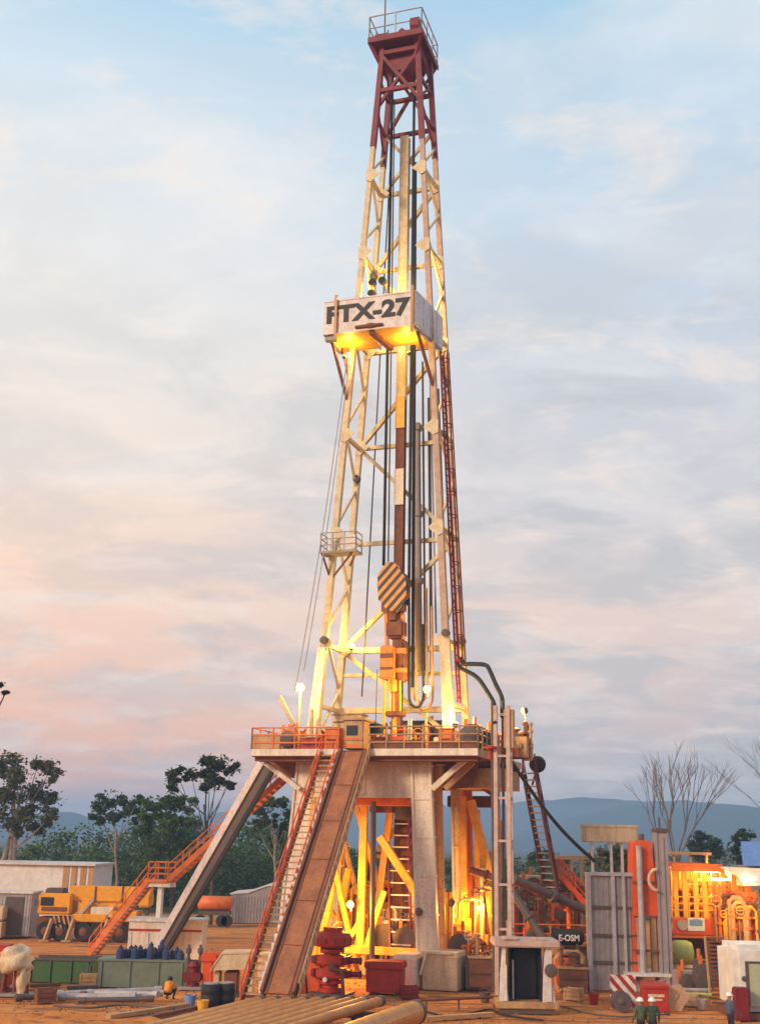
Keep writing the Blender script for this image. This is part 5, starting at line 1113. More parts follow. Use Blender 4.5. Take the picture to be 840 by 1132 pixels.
m = MB(); a = P(741, 946, 1); b = P(786, 946, 1); m.box(a.x, b.x, 1, 4, zr + .45, zr + .6)
for u in (.1, .5, .9): x = lerp(a.x, b.x, u); m.box(x - .06, x + .06, 1.2, 1.32, zr, zr + .45)
part('upper_roof', m, TAN, t)
m = MB(); a = P(794, 958, -.6); b = P(845, 978, -.6); m.prism([(a.x, -.6, a.z), (b.x + 1, -.6, a.z - .1), (b.x + 1, -.6, b.z), (P(822, 980, -.6).x, -.6, b.z - .1), (P(815, 975, -.6).x, -.6, P(815, 968, -.6).z)], (0, 3, 0)); part('tarpaulin', m, PANEL, t, 'dirty pale tarpaulin roof on the right end')
for px in (745, 783, 815, 846): x = P(px, 1050).x; m = MB(); m.box(x - .14, x + .14, .1, .4, 0, zl); part('leg', m, RUST, t)
m = MB(); m.box(xa + .3, xb, 3.5, 3.7, 0, zl - .01); part('under_shade', m, DKSTEEL, t)  # dark sheet stands for the shade in the space below the deck
for (px, py, ln) in ((780, 963, 1.4), (796, 972, 1.0), (826, 972, .8)):
    c = P(px, py, -.2 if px < 815 else -.8); m = MB(); m.box(c.x - ln / 2, c.x + ln / 2, c.y - .06, c.y + .06, c.z - .05, c.z + .05); o = part('tube_lamp', m, LAMPW, t)
for (px, py, ly, pw) in ((757, 968, 2.2, 190), (780, 966, .8, 220), (797, 970, 1.5, 200), (776, 985, -1.6, 110), (822, 1002, -1.8, 110)):
    point(t, P(px, py, ly), pw, (1, .60, .14), .3)
manifold('plant_pipework', 'orange and yellow pipework along the front of the mud plant above the ladder', Frame(fr.p(0, -.5, 0), fr.yaw), (787, 980, 846, 1040), [ORANGE, RUST, ORRED, YELLOW, DKSTEEL, TAN], 40, 41, .9)
manifold('plant_pipework', 'yellow lit pipework behind the posts on the upper deck of the mud plant', Frame(fr.p(0, .5, 0), fr.yaw), (744, 962, 800, 1012), [YELLOW, ORANGE, RUST, DKSTEEL, YELLOW], 22, 42, 1.4)
# sign plates on the red front
a = P(751, 1028, -.07); b = P(757, 1017, -.07); m = MB(); m.lathe(((a.x + b.x) / 2, -.08, (a.z + b.z) / 2), [(.05, -.03), (.3, -.03), (.3, .02)], 16, 'y'); part('emblem', m, STEEL, t)
a = P(760, 1029, -.07); b = P(778, 1015, -.07)
m = MB(); m.box(a.x, b.x, -.1, -.062, a.z, b.z); sg = part('sign_plate', m, PALEB, t)
m = MB(); m.box(a.x + .12, b.x - .12, -.125, -.104, a.z + .3, a.z + .58); m.prism([(a.x + .2, -.12, a.z + .6), (b.x - .2, -.12, a.z + .6), ((a.x + b.x) / 2, -.12, b.z - .05)], (0, .015, 0)); part('emblem', m, BLUES, sg)
# things under the deck
fr2 = S(760, 1098); x0, x1, z0, z1 = W2(fr2, 746, 1041, 770, 1068)
t = thing('lime_tank', 'pale green rounded tank under the mud plant beside the ladder', 'tank', fr2)
m = MB(); m.lathe((0, .9, (z0 + z1) / 2), [(.2, x0), ((z1 - z0) * .42, x0 + .1), ((z1 - z0) * .5, x0 + .35), ((z1 - z0) * .5, x1 - .35), ((z1 - z0) * .42, x1 - .1), (.2, x1)], 18, 'x'); part('vessel', m, LIME, t, smooth=True)
m = MB(); m.box(x0 + .1, x1 - .1, .1, .3, z0 - .1, z0 + .05); m.box(x0 + .1, x0 + .2, .2, 1.4, 0, z0); m.box(x1 - .2, x1 - .1, .2, 1.4, 0, z0); part('frame', m, CREAM, t)
blk('pump_unit', 'grey pump with drum low under the pale green tank', 'pump', 748, 1074, 770, 1098, 65, 1, GREYP, 'mach')
blk('pump_unit', 'dark pump between the pale green tank and the ladder', 'pump', 772, 1062, 783, 1098, 64.5, 1, DKSTEEL, 'mach')
for k, (py, D) in enumerate(((1094, 63), (1099, 62))):
    a = AT(742, py, D); b = AT(786, py + 1, D); m = MB(); m.tube(a, b, .1, n=8); m.tube(a, a + Vector((.2, 0, 0)), .16, n=8); solo('ground_pipe', m, (STEEL, LIME)[k], ['grey pipe along the ground under the mud plant', 'pale green pipe along the ground under the mud plant'][k], 'pipe', Frame((0, 0, 0)), tuple(a))
fr2 = S(795, 1112); zz_ = fr2.hit(795, 1036).z
stairway('plant_ladder', 'long tan ladder leaning up to the mud plant', fr2, (0, 0, 0), (0, .5, zz_), .85, 17, (1, 0, 0), TAN, RUST, TAN, False, None, 1, .12)
# white cabin right edge
rnd = random.Random(5); m = MB()
for _ in range(2600):
    px = rnd.uniform(-10, 850); py = 1132 - 84 * rnd.random() ** 1.3; q_ = G(px, py); r = rnd.uniform(.02, .075) * (1.6 if rnd.random() < .06 else 1)
    z = -.06 + r * .3; c = Vector((q_.x, q_.y, z)); vs = []
    for d in ((1, 0, 0), (-1, 0, 0), (0, 1, 0), (0, -1, 0), (0, 0, 1), (0, 0, -1)): vs.append(c + Vector(d) * r * rnd.uniform(.6, 1.5))
    m.add(vs, [(0, 2, 4), (2, 1, 4), (1, 3, 4), (3, 0, 4), (2, 0, 5), (1, 2, 5), (3, 1, 5), (0, 3, 5)])
o = solo('gravel', m, mat('laterite stones', (.30, .12, .05), (.5, .3, .17), scale=1.5, rough=.9), 'loose reddish stones scattered over the earth', 'stones', Frame((0, 0, 0))); o['kind'] = 'stuff'
fr = S(832, 1127); x0, x1, z0, z1 = W2(fr, 815, 1046, 880, 1127); P = lambda px, py, ly=0: fr.hit(px, py, ly)
t = thing('white_cabin', 'rounded white cabin with pale green door at the right frame edge', 'cabin', fr)
m = MB(); m.bbox(x0, x1, 0, 3, .3, z1, .25); part('shell', m, WHITEB, t, smooth=False)
a = P(829, 1112); b = P(870, 1066); m = MB(); m.box(a.x, b.x, -.05, .02, a.z, b.z); part('door', m, mat('pale green glass', (.42, .46, .30), (.3, .34, .24), rough=.25), t)
m = MB(); m.box(a.x - .14, a.x, -.07, .02, a.z, b.z + .1); m.box(a.x, b.x, -.07, .02, b.z, b.z + .1); part('door_frame', m, DKSTEEL, t)
c = P(822, 1082); m = MB(); m.lathe((c.x, -.0, c.z), [(.05, -.06), (.12, -.04), (.12, .02)], 10, 'y'); part('handle', m, DKSTEEL, t)
m = MB(); m.box(x0 - .1, x1, -.3, 3.1, 0, .25); part('skid', m, RUST, t)
m = MB(); m.bbox(-.0, .6, 0, .7, 0, 1.4, .05); m.box(-.02, .62, -.03, .72, 1.1, 1.18); solo('dark_bin', m, DKRED, 'dark box standing between the blue clad worker and the white cabin', 'box', S(815, 1129), (.3, .3, 0))
fr = SD(836, 82); x0, x1, z0, z1 = W2(fr, 821, 932, 870, 957)
t = thing('blue_roof_shed', 'bright blue sheet roof rising behind the mud plant at the right edge', 'shed', fr)
m = MB(); m.prism([(x0, 0, z0), (x1, 0, z0), (x1, 1.5, z1), (x0 + .4, 1.5, z1)], (0, .06, .06)); part('roof', m, BLUES, t)
m = MB(); m.box(x0 + .3, x1, .6, 4, 0, z0); part('wall', m, GREYP, t)
# striped barrier + drum, red box, plywood
fr = S(690, 1117); x0, x1, z0, z1 = W2(fr, 675, 1078, 702, 1117)
t = thing('striped_board', 'red and white diagonally striped warning board standing before the grey screen', 'board', fr)
m = MB(); m.box(x0, x1, 0, .08, .05, z1); part('board', m, REDWHITE, t)
m = MB(); m.beam((x0 + .2, .08, z1 - .3), (x0 + .2, .9, .0), .08, .08); m.beam((x1 - .2, .08, z1 - .3), (x1 - .2, .9, .0), .08, .08); part('prop', m, DKSTEEL, t)
m = MB(); c = fr.hit(684, 1106); m.lathe((c.x, -.45, .46), [(.2, -.3), (.46, -.28), (.38, -.1), (.38, .15), (.46, .3), (.2, .32)], 18, 'y'); m.lathe((c.x, -.45, .46), [(.08, -.36), (.18, -.3)], 10, 'y'); solo('cable_reel', m, DKSTEEL, 'dark rusty cable reel leaning against the striped board', 'reel', fr, (c.x, -.45, 0))
fr = S(724, 1119); x0, x1, z0, z1 = W2(fr, 712, 1087, 738, 1119)
t = thing('fire_box', 'bright red fire box with a pale symbol band behind the two workers', 'box', fr)
m = MB(); m.bbox(x0, x1, 0, .8, .0, z1 - .25, .03); part('body', m, RED, t)
m = MB(); m.prism([(x0 - .04, -.05, z1 - .245), (x1 + .04, -.05, z1 - .245), (x1 + .04, -.05, z1 - .12), (x0 - .04, -.05, z1 - .12)], (0, .9, .12)); part('lid', m, RED, t)
m = MB(); m.box(x0 + .2, x1 - .2, -.03, -.003, z1 - .62, z1 - .5); m.box(x0 + .3, x1 - .3, -.03, -.003, z1 - .78, z1 - .7); part('marking', m, CREAM, t)
fr = S(748, 1118); m = MB(); z = fr.hit(748, 1088).z; m.prism([(-.55, -.1, .25), (.15, -.1, 0), (.62, -.1, z * .55), (.2, -.1, z), (-.5, -.1, z - .1)], (0, .08, 0)); m.beam((-.2, -.14, .4), (.05, -.14, z - .4), .08, .05); m.beam((.3, 0, z - .3), (.3, .7, 0), .07, .07); solo('plywood_sheet', m, WOOD, 'weathered plywood sheet leaning beside the red fire box', 'board', fr)

# ============================================================ PEOPLE
def person(fr, label, mats, pose='stand', face=0.0, helmet=True, vest=False, h=1.74, arm=(0.1, 0.1)):
    """mats: torso, legs. face: yaw of the facing direction (0 = facing the camera)"""
    k = h / 1.75
    J = {}
    if pose == 'stand':
        J = dict(pelvis=(0, 0, .93), waist=(0, 0, 1.08), chest=(0, -.01, 1.30), neck=(0, 0, 1.48), head=(0, -.015, 1.60), crown=(0, 0, 1.71),
                 hl=(.10, 0, .88), kl=(.115, -.03, .49), al=(.12, .02, .09), tl=(.13, -.16, .04), hr=(-.10, 0, .88), kr=(-.12, -.03, .49), ar=(-.13, .02, .09), tr=(-.15, -.16, .04),
                 sl=(.19, 0, 1.41), el=(.26, .03, 1.13), wl=(.24, -.10 - arm[0], .92), sr=(-.19, 0, 1.41), er=(-.26, .03, 1.13), wr=(-.24, -.10 - arm[1], .92))
    else:
        J = dict(pelvis=(0, .12, .34), waist=(0, .10, .48), chest=(0, -.02, .68), neck=(0, -.08, .84), head=(0, -.12, .94), crown=(0, -.11, 1.05),
                 hl=(.11, .08, .32), kl=(.2, -.33, .5), al=(.17, -.16, .09), tl=(.19, -.34, .04), hr=(-.11, .08, .32), kr=(-.2, -.33, .5), ar=(-.17, -.16, .09), tr=(-.19, -.34, .04),
                 sl=(.19, -.05, .78), el=(.29, -.22, .58), wl=(.15, -.45, .5), sr=(-.19, -.05, .78), er=(-.29, -.22, .58), wr=(-.13, -.45, .48))
    Rr = dict(pelvis=.15, waist=.145, chest=.165, neck=.06, head=.092, crown=.075, hl=.095, kl=.062, al=.047, tl=.04, hr=.095, kr=.062, ar=.047, tr=.04, sl=.07, el=.05, wl=.035, sr=.07, er=.05, wr=.035)
    E = [('pelvis', 'waist'), ('waist', 'chest'), ('chest', 'neck'), ('neck', 'head'), ('head', 'crown'), ('pelvis', 'hl'), ('hl', 'kl'), ('kl', 'al'), ('al', 'tl'), ('pelvis', 'hr'), ('hr', 'kr'), ('kr', 'ar'), ('ar', 'tr'), ('chest', 'sl'), ('sl', 'el'), ('el', 'wl'), ('chest', 'sr'), ('sr', 'er'), ('er', 'wr')]
    hd = Vector(J['head']); J['nose'] = tuple(hd + Vector((0, -.115, -.005))); Rr['nose'] = .016; E.append(('head', 'nose'))
    for s, n in ((1, 'l'), (-1, 'r')):
        w = Vector(J['w' + n]); e = Vector(J['e' + n]); d = (w - e).normalized(); sd = d.cross(Vector((0, 0, 1)));  sd = sd.normalized() if sd.length > .1 else Vector((1, 0, 0))
        pm = w + d * .07; J['p' + n] = tuple(pm); Rr['p' + n] = .036; E.append(('w' + n, 'p' + n))
        for f, (o, l) in enumerate(((-.03, .07), (-.01, .08), (.01, .075), (.03, .06))):
            a = pm + d * .03 + sd * o; b = a + d * l * .55 + Vector((-s * .008, 0, -.004)); c = b + d * l * .35 + Vector((-s * .02, -.012, -.01))
            J[f'f{f}a' + n] = tuple(a); J[f'f{f}b' + n] = tuple(b); J[f'f{f}c' + n] = tuple(c)
            for x in 'abc': Rr[f'f{f}{x}' + n] = .009
            E += [('p' + n, f'f{f}a' + n), (f'f{f}a' + n, f'f{f}b' + n), (f'f{f}b' + n, f'f{f}c' + n)]
        a = w + d * .045 + Vector((0, -.04, .0)); b = a + d * .045 + Vector((-s * .005, -.012, 0)); J['ta' + n] = tuple(a); J['tb' + n] = tuple(b); Rr['ta' + n] = .011; Rr['tb' + n] = .009
        E += [('w' + n, 'ta' + n), ('ta' + n, 'tb' + n)]
        ea = hd + Vector((s * .095, .01, .0)); J['ear' + n] = tuple(ea); Rr['ear' + n] = .02; E.append(('head', 'ear' + n))
    names = list(J); idx = {n: i for i, n in enumerate(names)}
    me = bpy.data.meshes.new('person'); me.from_pydata([tuple(c * k for c in J[n]) for n in names], [(idx[a], idx[b]) for a, b in E], [])
    ob = bpy.data.objects.new('person', me); COL.objects.link(ob)
    sk = ob.modifiers.new('skin', 'SKIN'); sk.use_smooth_shade = True
    if not me.skin_vertices: me.skin_vertices.new()
    for n, sv in zip(names, me.skin_vertices[0].data): sv.radius = (Rr[n] * k, Rr[n] * k); sv.use_root = n == 'pelvis'
    sub_ = ob.modifiers.new('sub', 'SUBSURF'); sub_.levels = 1; sub_.render_levels = 1
    dg = bpy.context.evaluated_depsgraph_get(); dg.update()
    nm = bpy.data.meshes.new_from_object(ob.evaluated_get(dg)); bpy.data.objects.remove(ob)
    nm.materials.clear()
    for m_ in (mats[0], mats[1], SKIN, BLACK): nm.materials.append(m_)
    bones = {'leg': [('pelvis', 'hl'), ('hl', 'kl'), ('kl', 'al'), ('pelvis', 'hr'), ('hr', 'kr'), ('kr', 'ar')], 'top': [('pelvis', 'waist'), ('waist', 'chest'), ('chest', 'sl'), ('chest', 'sr'), ('sl', 'el'), ('sr', 'er'), ('el', 'wl'), ('er', 'wr')], 'skin': [('neck', 'head'), ('head', 'crown'), ('head', 'nose'), ('wl', 'pl'), ('wr', 'pr')], 'boot': [('al', 'tl'), ('ar', 'tr')]}
    mi = {'top': 0, 'leg': 1, 'skin': 2, 'boot': 3}
    def dist(p, a, b):
        a = Vector(J[a]) * k; b = Vector(J[b]) * k; t = max(0, min(1, (p - a).dot(b - a) / (b - a).length_squared)); return (p - a - (b - a) * t).length
    for pl in nm.polygons:
        best = min((dist(pl.center, a, b) - Rr[a] * .5, g) for g, bs in bones.items() for a, b in bs)[1]
        pl.material_index = mi[best]; pl.use_smooth = True
    root = bpy.data.objects.new('person', nm); COL.objects.link(root); root.location = fr.p(0, 0, 0); root.rotation_euler = (0, 0, fr.yaw + face); BASE[root.name] = (0, 0, 0)
    tag(root, label, 'person')
    hc = Vector(J['head']) * k
    m = MB()
    if helmet:
        c = hc + Vector((0, .005, .035)); m.lathe(c, [(.16, .0), (.145, .012), (.135, .05), (.12, .09), (.08, .13), (.02, .148)], 16); m.prism([c + Vector((x, y, .004)) for x, y in ((-.1, -.11), (-.07, -.19), (.07, -.19), (.1, -.11))], (0, 0, .012)); part('helmet', m, HELM, root, smooth=True)
    else:
        c = hc + Vector((0, .02, .03)); m.lathe(c, [(.095, -.06), (.112, .0), (.108, .05), (.08, .09), (.02, .11)], 14); part('hair', m, HAIR, root, smooth=True)
    if vest:
        cw = Vector(J['waist']) * k; cc = Vector(J['chest']) * k; m = MB(); m.path([cw - Vector((0, 0, .1)), cw, cw.lerp(cc, .5), cc, cc + Vector((0, -.01, .1)), cc + Vector((0, -.02, .16))], .19, 14); part('vest', m, VEST, root, smooth=True)
    return root
person(S(186, 1106), 'person crouching on the earth in a bright orange vest beside the grey pipes', (VEST, CLOTHD), 'crouch', radians(160), False, True)
person(S(709, 1156), 'person in olive green clothes and white helmet, left of the pair by the fire box', (CLOTHG, CLOTHD), 'stand', radians(195), True, False)
person(S(722, 1156), 'person in dark green clothes and white helmet, right of the pair by the fire box', (mat('dark green work clothes', (.03, .055, .03), (.06, .08, .05), scale=5, rough=.9), CLOTHD), 'stand', radians(165), True, False)
person(S(808, 1147), 'person in grey blue shirt and white helmet walking beside the white cabin', (CLOTHB, CLOTHD), 'stand', radians(110), True, False, 1.72, (.12, .2))
# ============================================================ TERRAIN
from mathutils import noise
def nz(x, y, s, z=0.0): return noise.fractal(Vector((x * s, y * s, z)), 1.0, 2.0, 5)
def ground_h(x, y):
    h = 0.0
    n = nz(x, y, .12)
    flat = 1.0
    if 50 < y < 130: h += -.05 + .045 * n
    else: h += -.05 + .05 * n
    # rough spoil bank along the near left edge
    b = max(0.0, 1 - abs((x + 15) / 14) ** 2) * max(0.0, 1 - abs((y - 49.3) / 4.2) ** 2)
    h += b * (.5 + .5 * nz(x, y, .45, 3) + .22 * nz(x, y, 1.6, 5))
    return h
xs = []; ys = []
x = -60.0
while x <= 60: xs.append(x); x += .5
e = 61.0; st = 1.0
while e < 6000: xs = [-e] + xs + [e]; st *= 1.35; e += st
y = 36.0
while y <= 100: ys.append(y); y += .4
e = 101.0; st = 1.0
while e < 6500: ys.append(e); st *= 1.3; e += st
ys = [-6000, -2000, -600, -200, -60, 0, 20, 30] + ys
vs = [(x, y, ground_h(x, y)) for y in ys for x in xs]
nx = len(xs)
fs = [(j * nx + i, j * nx + i + 1, (j + 1) * nx + i + 1, (j + 1) * nx + i) for j in range(len(ys) - 1) for i in range(nx - 1)]
me = bpy.data.meshes.new('ground'); me.from_pydata(vs, [], fs)
for p in me.polygons: p.use_smooth = True
gm = bpy.data.materials.new('laterite earth'); gm.use_nodes = True; nt = gm.node_tree; N = nt.nodes; Lk = nt.links; bs = N['Principled BSDF']; bs.inputs['Roughness'].default_value = .9; bs.inputs['Specular IOR Level'].default_value = .15
tc = N.new('ShaderNodeTexCoord')
def noi(scale, det=8, rough=.6, vec=None, stretch=None):
    n = N.new('ShaderNodeTexNoise'); n.inputs['Scale'].default_value = scale; n.inputs['Detail'].default_value = det; n.inputs['Roughness'].default_value = rough
    if stretch:
        mp = N.new('ShaderNodeMapping'); mp.inputs['Scale'].default_value = stretch; mp.inputs['Rotation'].default_value = (0, 0, .15); Lk.new(tc.outputs['Object'], mp.inputs[0]); Lk.new(mp.outputs[0], n.inputs['Vector'])
    else: Lk.new(tc.outputs['Object'], n.inputs['Vector'])
    return n.outputs[0]
def ramp(inp, els):
    r = N.new('ShaderNodeValToRGB'); r.color_ramp.elements[0].position = els[0][0]; r.color_ramp.elements[0].color = (*els[0][1], 1)
    r.color_ramp.elements[1].position = els[-1][0]; r.color_ramp.elements[1].color = (*els[-1][1], 1)
    for p, c in els[1:-1]: e_ = r.color_ramp.elements.new(p); e_.color = (*c, 1)
    Lk.new(inp, r.inputs[0]); return r.outputs[0]
def mix(f, a, b, bt='MIX'):
    m = N.new('ShaderNodeMix'); m.data_type = 'RGBA'; m.blend_type = bt
    for s, v in ((0, f), (6, a), (7, b)):
        if hasattr(v, 'is_linked'): Lk.new(v, m.inputs[s])
        else: m.inputs[s].default_value = v if s == 0 else (*v, 1)
    return m.outputs[2]
c1 = ramp(noi(.10, 8, .65, stretch=(.5, 1.6, 1)), [(.34, (.50, .14, .026)), (.5, (.74, .25, .052)), (.66, (.80, .34, .09))])
c2 = ramp(noi(1.4, 8, .7), [(.35, (.20, .055, .018)), (.62, (.62, .24, .07))])
c = mix(.42, c1, c2)
tr = ramp(noi(.9, 5, .55, stretch=(.10, 2.4, 1)), [(.56, (0, 0, 0)), (.66, (1, 1, 1))])
c = mix(tr, c, (.24, .085, .035))
sp = N.new('ShaderNodeSeparateXYZ'); Lk.new(tc.outputs['Object'], sp.inputs[0])
ad = N.new('ShaderNodeMath'); ad.operation = 'MULTIPLY_ADD'; ad.inputs[1].default_value = 30; Lk.new(noi(.03, 4), ad.inputs[0]); Lk.new(sp.outputs[1], ad.inputs[2])
mr = N.new('ShaderNodeMapRange'); mr.inputs['From Min'].default_value = 138; mr.inputs['From Max'].default_value = 146; Lk.new(ad.outputs[0], mr.inputs[0])
gcol = ramp(noi(.05, 6), [(.35, (.04, .06, .02)), (.65, (.09, .10, .035))])
c = mix(mr.outputs[0], c, gcol); pd = ramp(noi(.16, 6, .6, stretch=(.6, 1.3, 1)), [(.60, (0, 0, 0)), (.64, (1, 1, 1))])
c = mix(pd, c, mix(.7, c, (.13, .05, .025)))
rg = N.new('ShaderNodeMapRange'); rg.inputs['To Min'].default_value = .92; rg.inputs['To Max'].default_value = .38; Lk.new(pd, rg.inputs[0]); Lk.new(rg.outputs[0], bs.inputs['Roughness'])
wv = N.new('ShaderNodeTexWave'); wv.inputs['Scale'].default_value = .22; wv.inputs['Distortion'].default_value = 5; wv.inputs['Detail'].default_value = 1.5; wv.inputs['Detail Scale'].default_value = .35; wv.bands_direction = 'Y'; Lk.new(tc.outputs['Object'], wv.inputs['Vector'])
rt = ramp(wv.outputs[1], [(.80, (0, 0, 0)), (.90, (1, 1, 1))]); brk = ramp(noi(.22, 4), [(.45, (0, 0, 0)), (.6, (1, 1, 1))])
c = mix(mix(1.0, rt, brk, 'MULTIPLY'), c, mix(.6, c, (.16, .05, .02)))
Lk.new(c, bs.inputs['Base Color'])
bp = N.new('ShaderNodeBump'); bp.inputs['Strength'].default_value = .6; bp.inputs['Distance'].default_value = .15; Lk.new(noi(2.2, 8, .7), bp.inputs['Height']); Lk.new(bp.outputs[0], bs.inputs['Normal'])
me.materials.append(gm); go = bpy.data.objects.new('ground', me); COL.objects.link(go); tag(go, 'flat orange laterite earth of the well pad', None, None, 'structure')

# ---- hills
HM = mat('forested hills', (.04, .075, .065), (.03, .055, .05), scale=.02, amt=.8, rough=.95)
def hills(name, D, prof, depth, seed, lab):
    vs = []; fs = []; n = 160; rows = 7
    for j in range(rows):
        v = j / (rows - 1)
        for i in range(n + 1):
            px = lerp(-260, 1100, i / n); py = None
            for (a, ya), (b, yb) in zip(prof[:-1], prof[1:]):
                if a <= px <= b: t = (px - a) / (b - a); t = t * t * (3 - 2 * t); py = lerp(ya, yb, t)
            q = AT(px, py, D); z = q.z + nz(q.x, seed, .006) * 7 + nz(q.x, seed + 9, .03) * 2.5
            prof_v = sin(v * pi / 2)
            vs.append((q.x, D - depth * (1 - v), max(-2, z * prof_v + (nz(q.x, v * 300, .02, seed) * 6 if 0 < j < rows - 1 else 0))))
    for i in range(n + 1): x, y, z = vs[(rows - 1) * (n + 1) + i]; vs.append((x, y + depth, -5))
    for j in range(rows):
        for i in range(n): fs.append((j * (n + 1) + i, j * (n + 1) + i + 1, (j + 1) * (n + 1) + i + 1, (j + 1) * (n + 1) + i))
    me = bpy.data.meshes.new(name); me.from_pydata(vs, [], fs); me.materials.append(HM)
    for p in me.polygons: p.use_smooth = True
    o = bpy.data.objects.new(name, me); COL.objects.link(o); tag(o, lab, None, None, 'structure')
hills('hills', 1650, [(-260, 905), (0, 912), (40, 908), (80, 895), (125, 918), (200, 928), (300, 922), (420, 930), (560, 925), (600, 912), (640, 900), (690, 889), (730, 893), (770, 889), (800, 889), (850, 895), (1100, 900)], 300, 3, 'blue hazy hills beyond the trees')
hills('far_hills', 2250, [(-260, 900), (100, 905), (240, 900), (320, 885), (420, 892), (520, 890), (590, 885), (640, 882), (700, 886), (850, 893), (1100, 893)], 350, 17, 'paler far ridge on the horizon')

# ============================================================ TREES
def leaf_cloud(m, c, r, n, size, sq=.75):
    for _ in range(n):
        d = Vector((random.gauss(0, 1), random.gauss(0, 1), random.gauss(0, 1))).normalized()
        rad = r * random.random() ** .45
        p = Vector(c) + Vector((d.x * rad, d.y * rad, d.z * rad * sq))
        a = Vector((random.gauss(0, 1), random.gauss(0, 1), random.gauss(0, .55))).normalized(); b = a.cross(Vector((random.gauss(0, 1), random.gauss(0, 1), random.gauss(0, 1)))).normalized()
        s = size * random.uniform(.6, 1.35)
        m.add([p - a * s, p - b * s * .55, p + a * s, p + b * s * .55], [(0, 1, 2, 3)])
def tree(label, D, base_px, clusters, leaf, bark, tr, size=.32, dens=1.0, name='tree', trunk_to=None, group=None, extra_trunks=()):
    """clusters: (px, py, radius px) at distance D"""
    b = AT(base_px, 1000, D); fr = Frame((b.x, b.y, 0)); t = thing(name, label, 'tree', fr, (0, 0, 0), group)
    k = 1290 / D
    cs = []
    for (px, py, rp) in clusters:
        q = fr.inv(AT(px, py, D)); q.y = random.uniform(-.9, .9) * 2.2; cs.append((q, rp / k))
    m = MB(); sub = []
    for q, r in cs:
        for _ in range(7):
            d = Vector((random.gauss(0, 1), random.gauss(0, 1), random.gauss(0, .7))).normalized() * r * random.uniform(.3, 1.05)
            leaf_cloud(m, q + d, r * random.uniform(.3, .62), int(max(30, 70 * r * dens)), size * .8, .65)
        leaf_cloud(m, q, r * 1.35, int(60 * r * dens), size * .8)
    part('crown', m, leaf, t)
    m = MB(); top = max(c[0].z for c in cs); mx_ = sum(c[0].x for c in cs) / len(cs)
    zt = trunk_to if trunk_to is not None else top * .72
    pts = [Vector((0, 0, -.2)), Vector((mx_ * .15 + .15, .1, zt * .35)), Vector((mx_ * .45 - .1, 0, zt * .7)), Vector((mx_ * .8, 0, zt))]
    m.path(pts, tr, 8, tr * .45)
    for q, r in cs:
        s = pts[2].lerp(pts[3], random.uniform(-.4, .9)); s.z = min(s.z, q.z - .2)
        mid = s.lerp(q, .5) + Vector((0, 0, -.25)); m.path([s, mid, q], tr * .35, 6, tr * .1)
    part('trunk', m, bark, t)
    for (xa, ya, xb, yb) in extra_trunks:
        m = MB(); a = fr.inv(AT(xa, ya, D)); c = fr.inv(AT(xb, yb, D)); a.z = max(a.z, -.1) if ya < 960 else -.1; m.path([a, a.lerp(c, .5) + Vector((.15, 0, 0)), c], tr * .8, 8, tr * .35); part('trunk', m, bark, t)
    return t
TG = 'trees at the edge of the pad'
tree('tall brownish tree with pale split trunks at the left frame edge', 118, 8, [(-12, 850, 26), (8, 846, 20), (24, 862, 18), (0, 880, 24), (40, 880, 16), (28, 895, 16), (56, 886, 14), (62, 852, 12), (48, 846, 9), (58, 905, 11), (42, 915, 13), (-15, 910, 24), (18, 915, 12)], LEAF3, BARK, .32, .24, .9, group=TG, extra_trunks=((4, 952, 26, 868), (12, 952, 16, 870)))
tree('slim tree with layered flat crown behind the crane truck', 135, 127, [(122, 886, 13), (110, 894, 9), (138, 890, 12), (154, 884, 7), (148, 900, 9), (126, 904, 11), (108, 906, 8)], LEAF1, BARK, .22, .28, .9, group=TG)
tree('bushy bright green tree left of the orange stair', 128, 190, [(172, 890, 11), (190, 886, 12), (206, 890, 11), (165, 904, 12), (184, 906, 15), (206, 908, 13), (160, 920, 12), (196, 926, 16), (176, 938, 14), (212, 934, 10)], LEAF2, BARKD, .25, .26, 1, group=TG)
tree('dark flat topped tree rising above the orange stair', 112, 234, [(228, 840, 10), (244, 846, 11), (258, 852, 8), (230, 856, 10), (214, 858, 8), (198, 854, 8), (186, 862, 7), (192, 872, 6), (240, 864, 10), (226, 870, 6), (250, 868, 6)], LEAF4, BARKD, .2, .26, 1.1, group=TG)
tree('tree with round leaf clumps left of the white pillar behind the grey slide', 122, 304, [(300, 890, 8), (288, 896, 8), (312, 888, 8), (322, 900, 9), (298, 908, 10), (314, 916, 10), (284, 912, 7), (304, 930, 9), (322, 934, 8)], LEAF1, BARK, .2, .26, 1, group=TG)
tree('dark round tree behind the bare tree at the mud plant', 150, 776, [(768, 932, 8), (778, 926, 9), (788, 934, 8), (776, 942, 9), (764, 942, 6), (790, 944, 6)], LEAF4, BARKD, .25, .3, 1, group=TG)
tree('dark narrow tree left of the blue roof', 130, 822, [(820, 928, 7), (826, 922, 7), (816, 938, 7), (824, 944, 8), (814, 950, 6)], LEAF4, BARKD, .25, .28, 1, group=TG)
tree('dim tree behind the side stair at the right of the rig', 160, 604, [(600, 945, 9), (612, 950, 8), (592, 952, 8), (604, 958, 10), (622, 956, 8)], LEAF1, BARKD, .25, .34, .9, group=TG)
tree('brownish bush behind the grey screen under the raised pale tank', 105, 676, [(664, 945, 9), (680, 942, 9), (692, 948, 9), (672, 956, 10), (690, 960, 9), (656, 954, 8)], LEAF3, BARKD, .2, .26, .9, name='bush', group=TG)
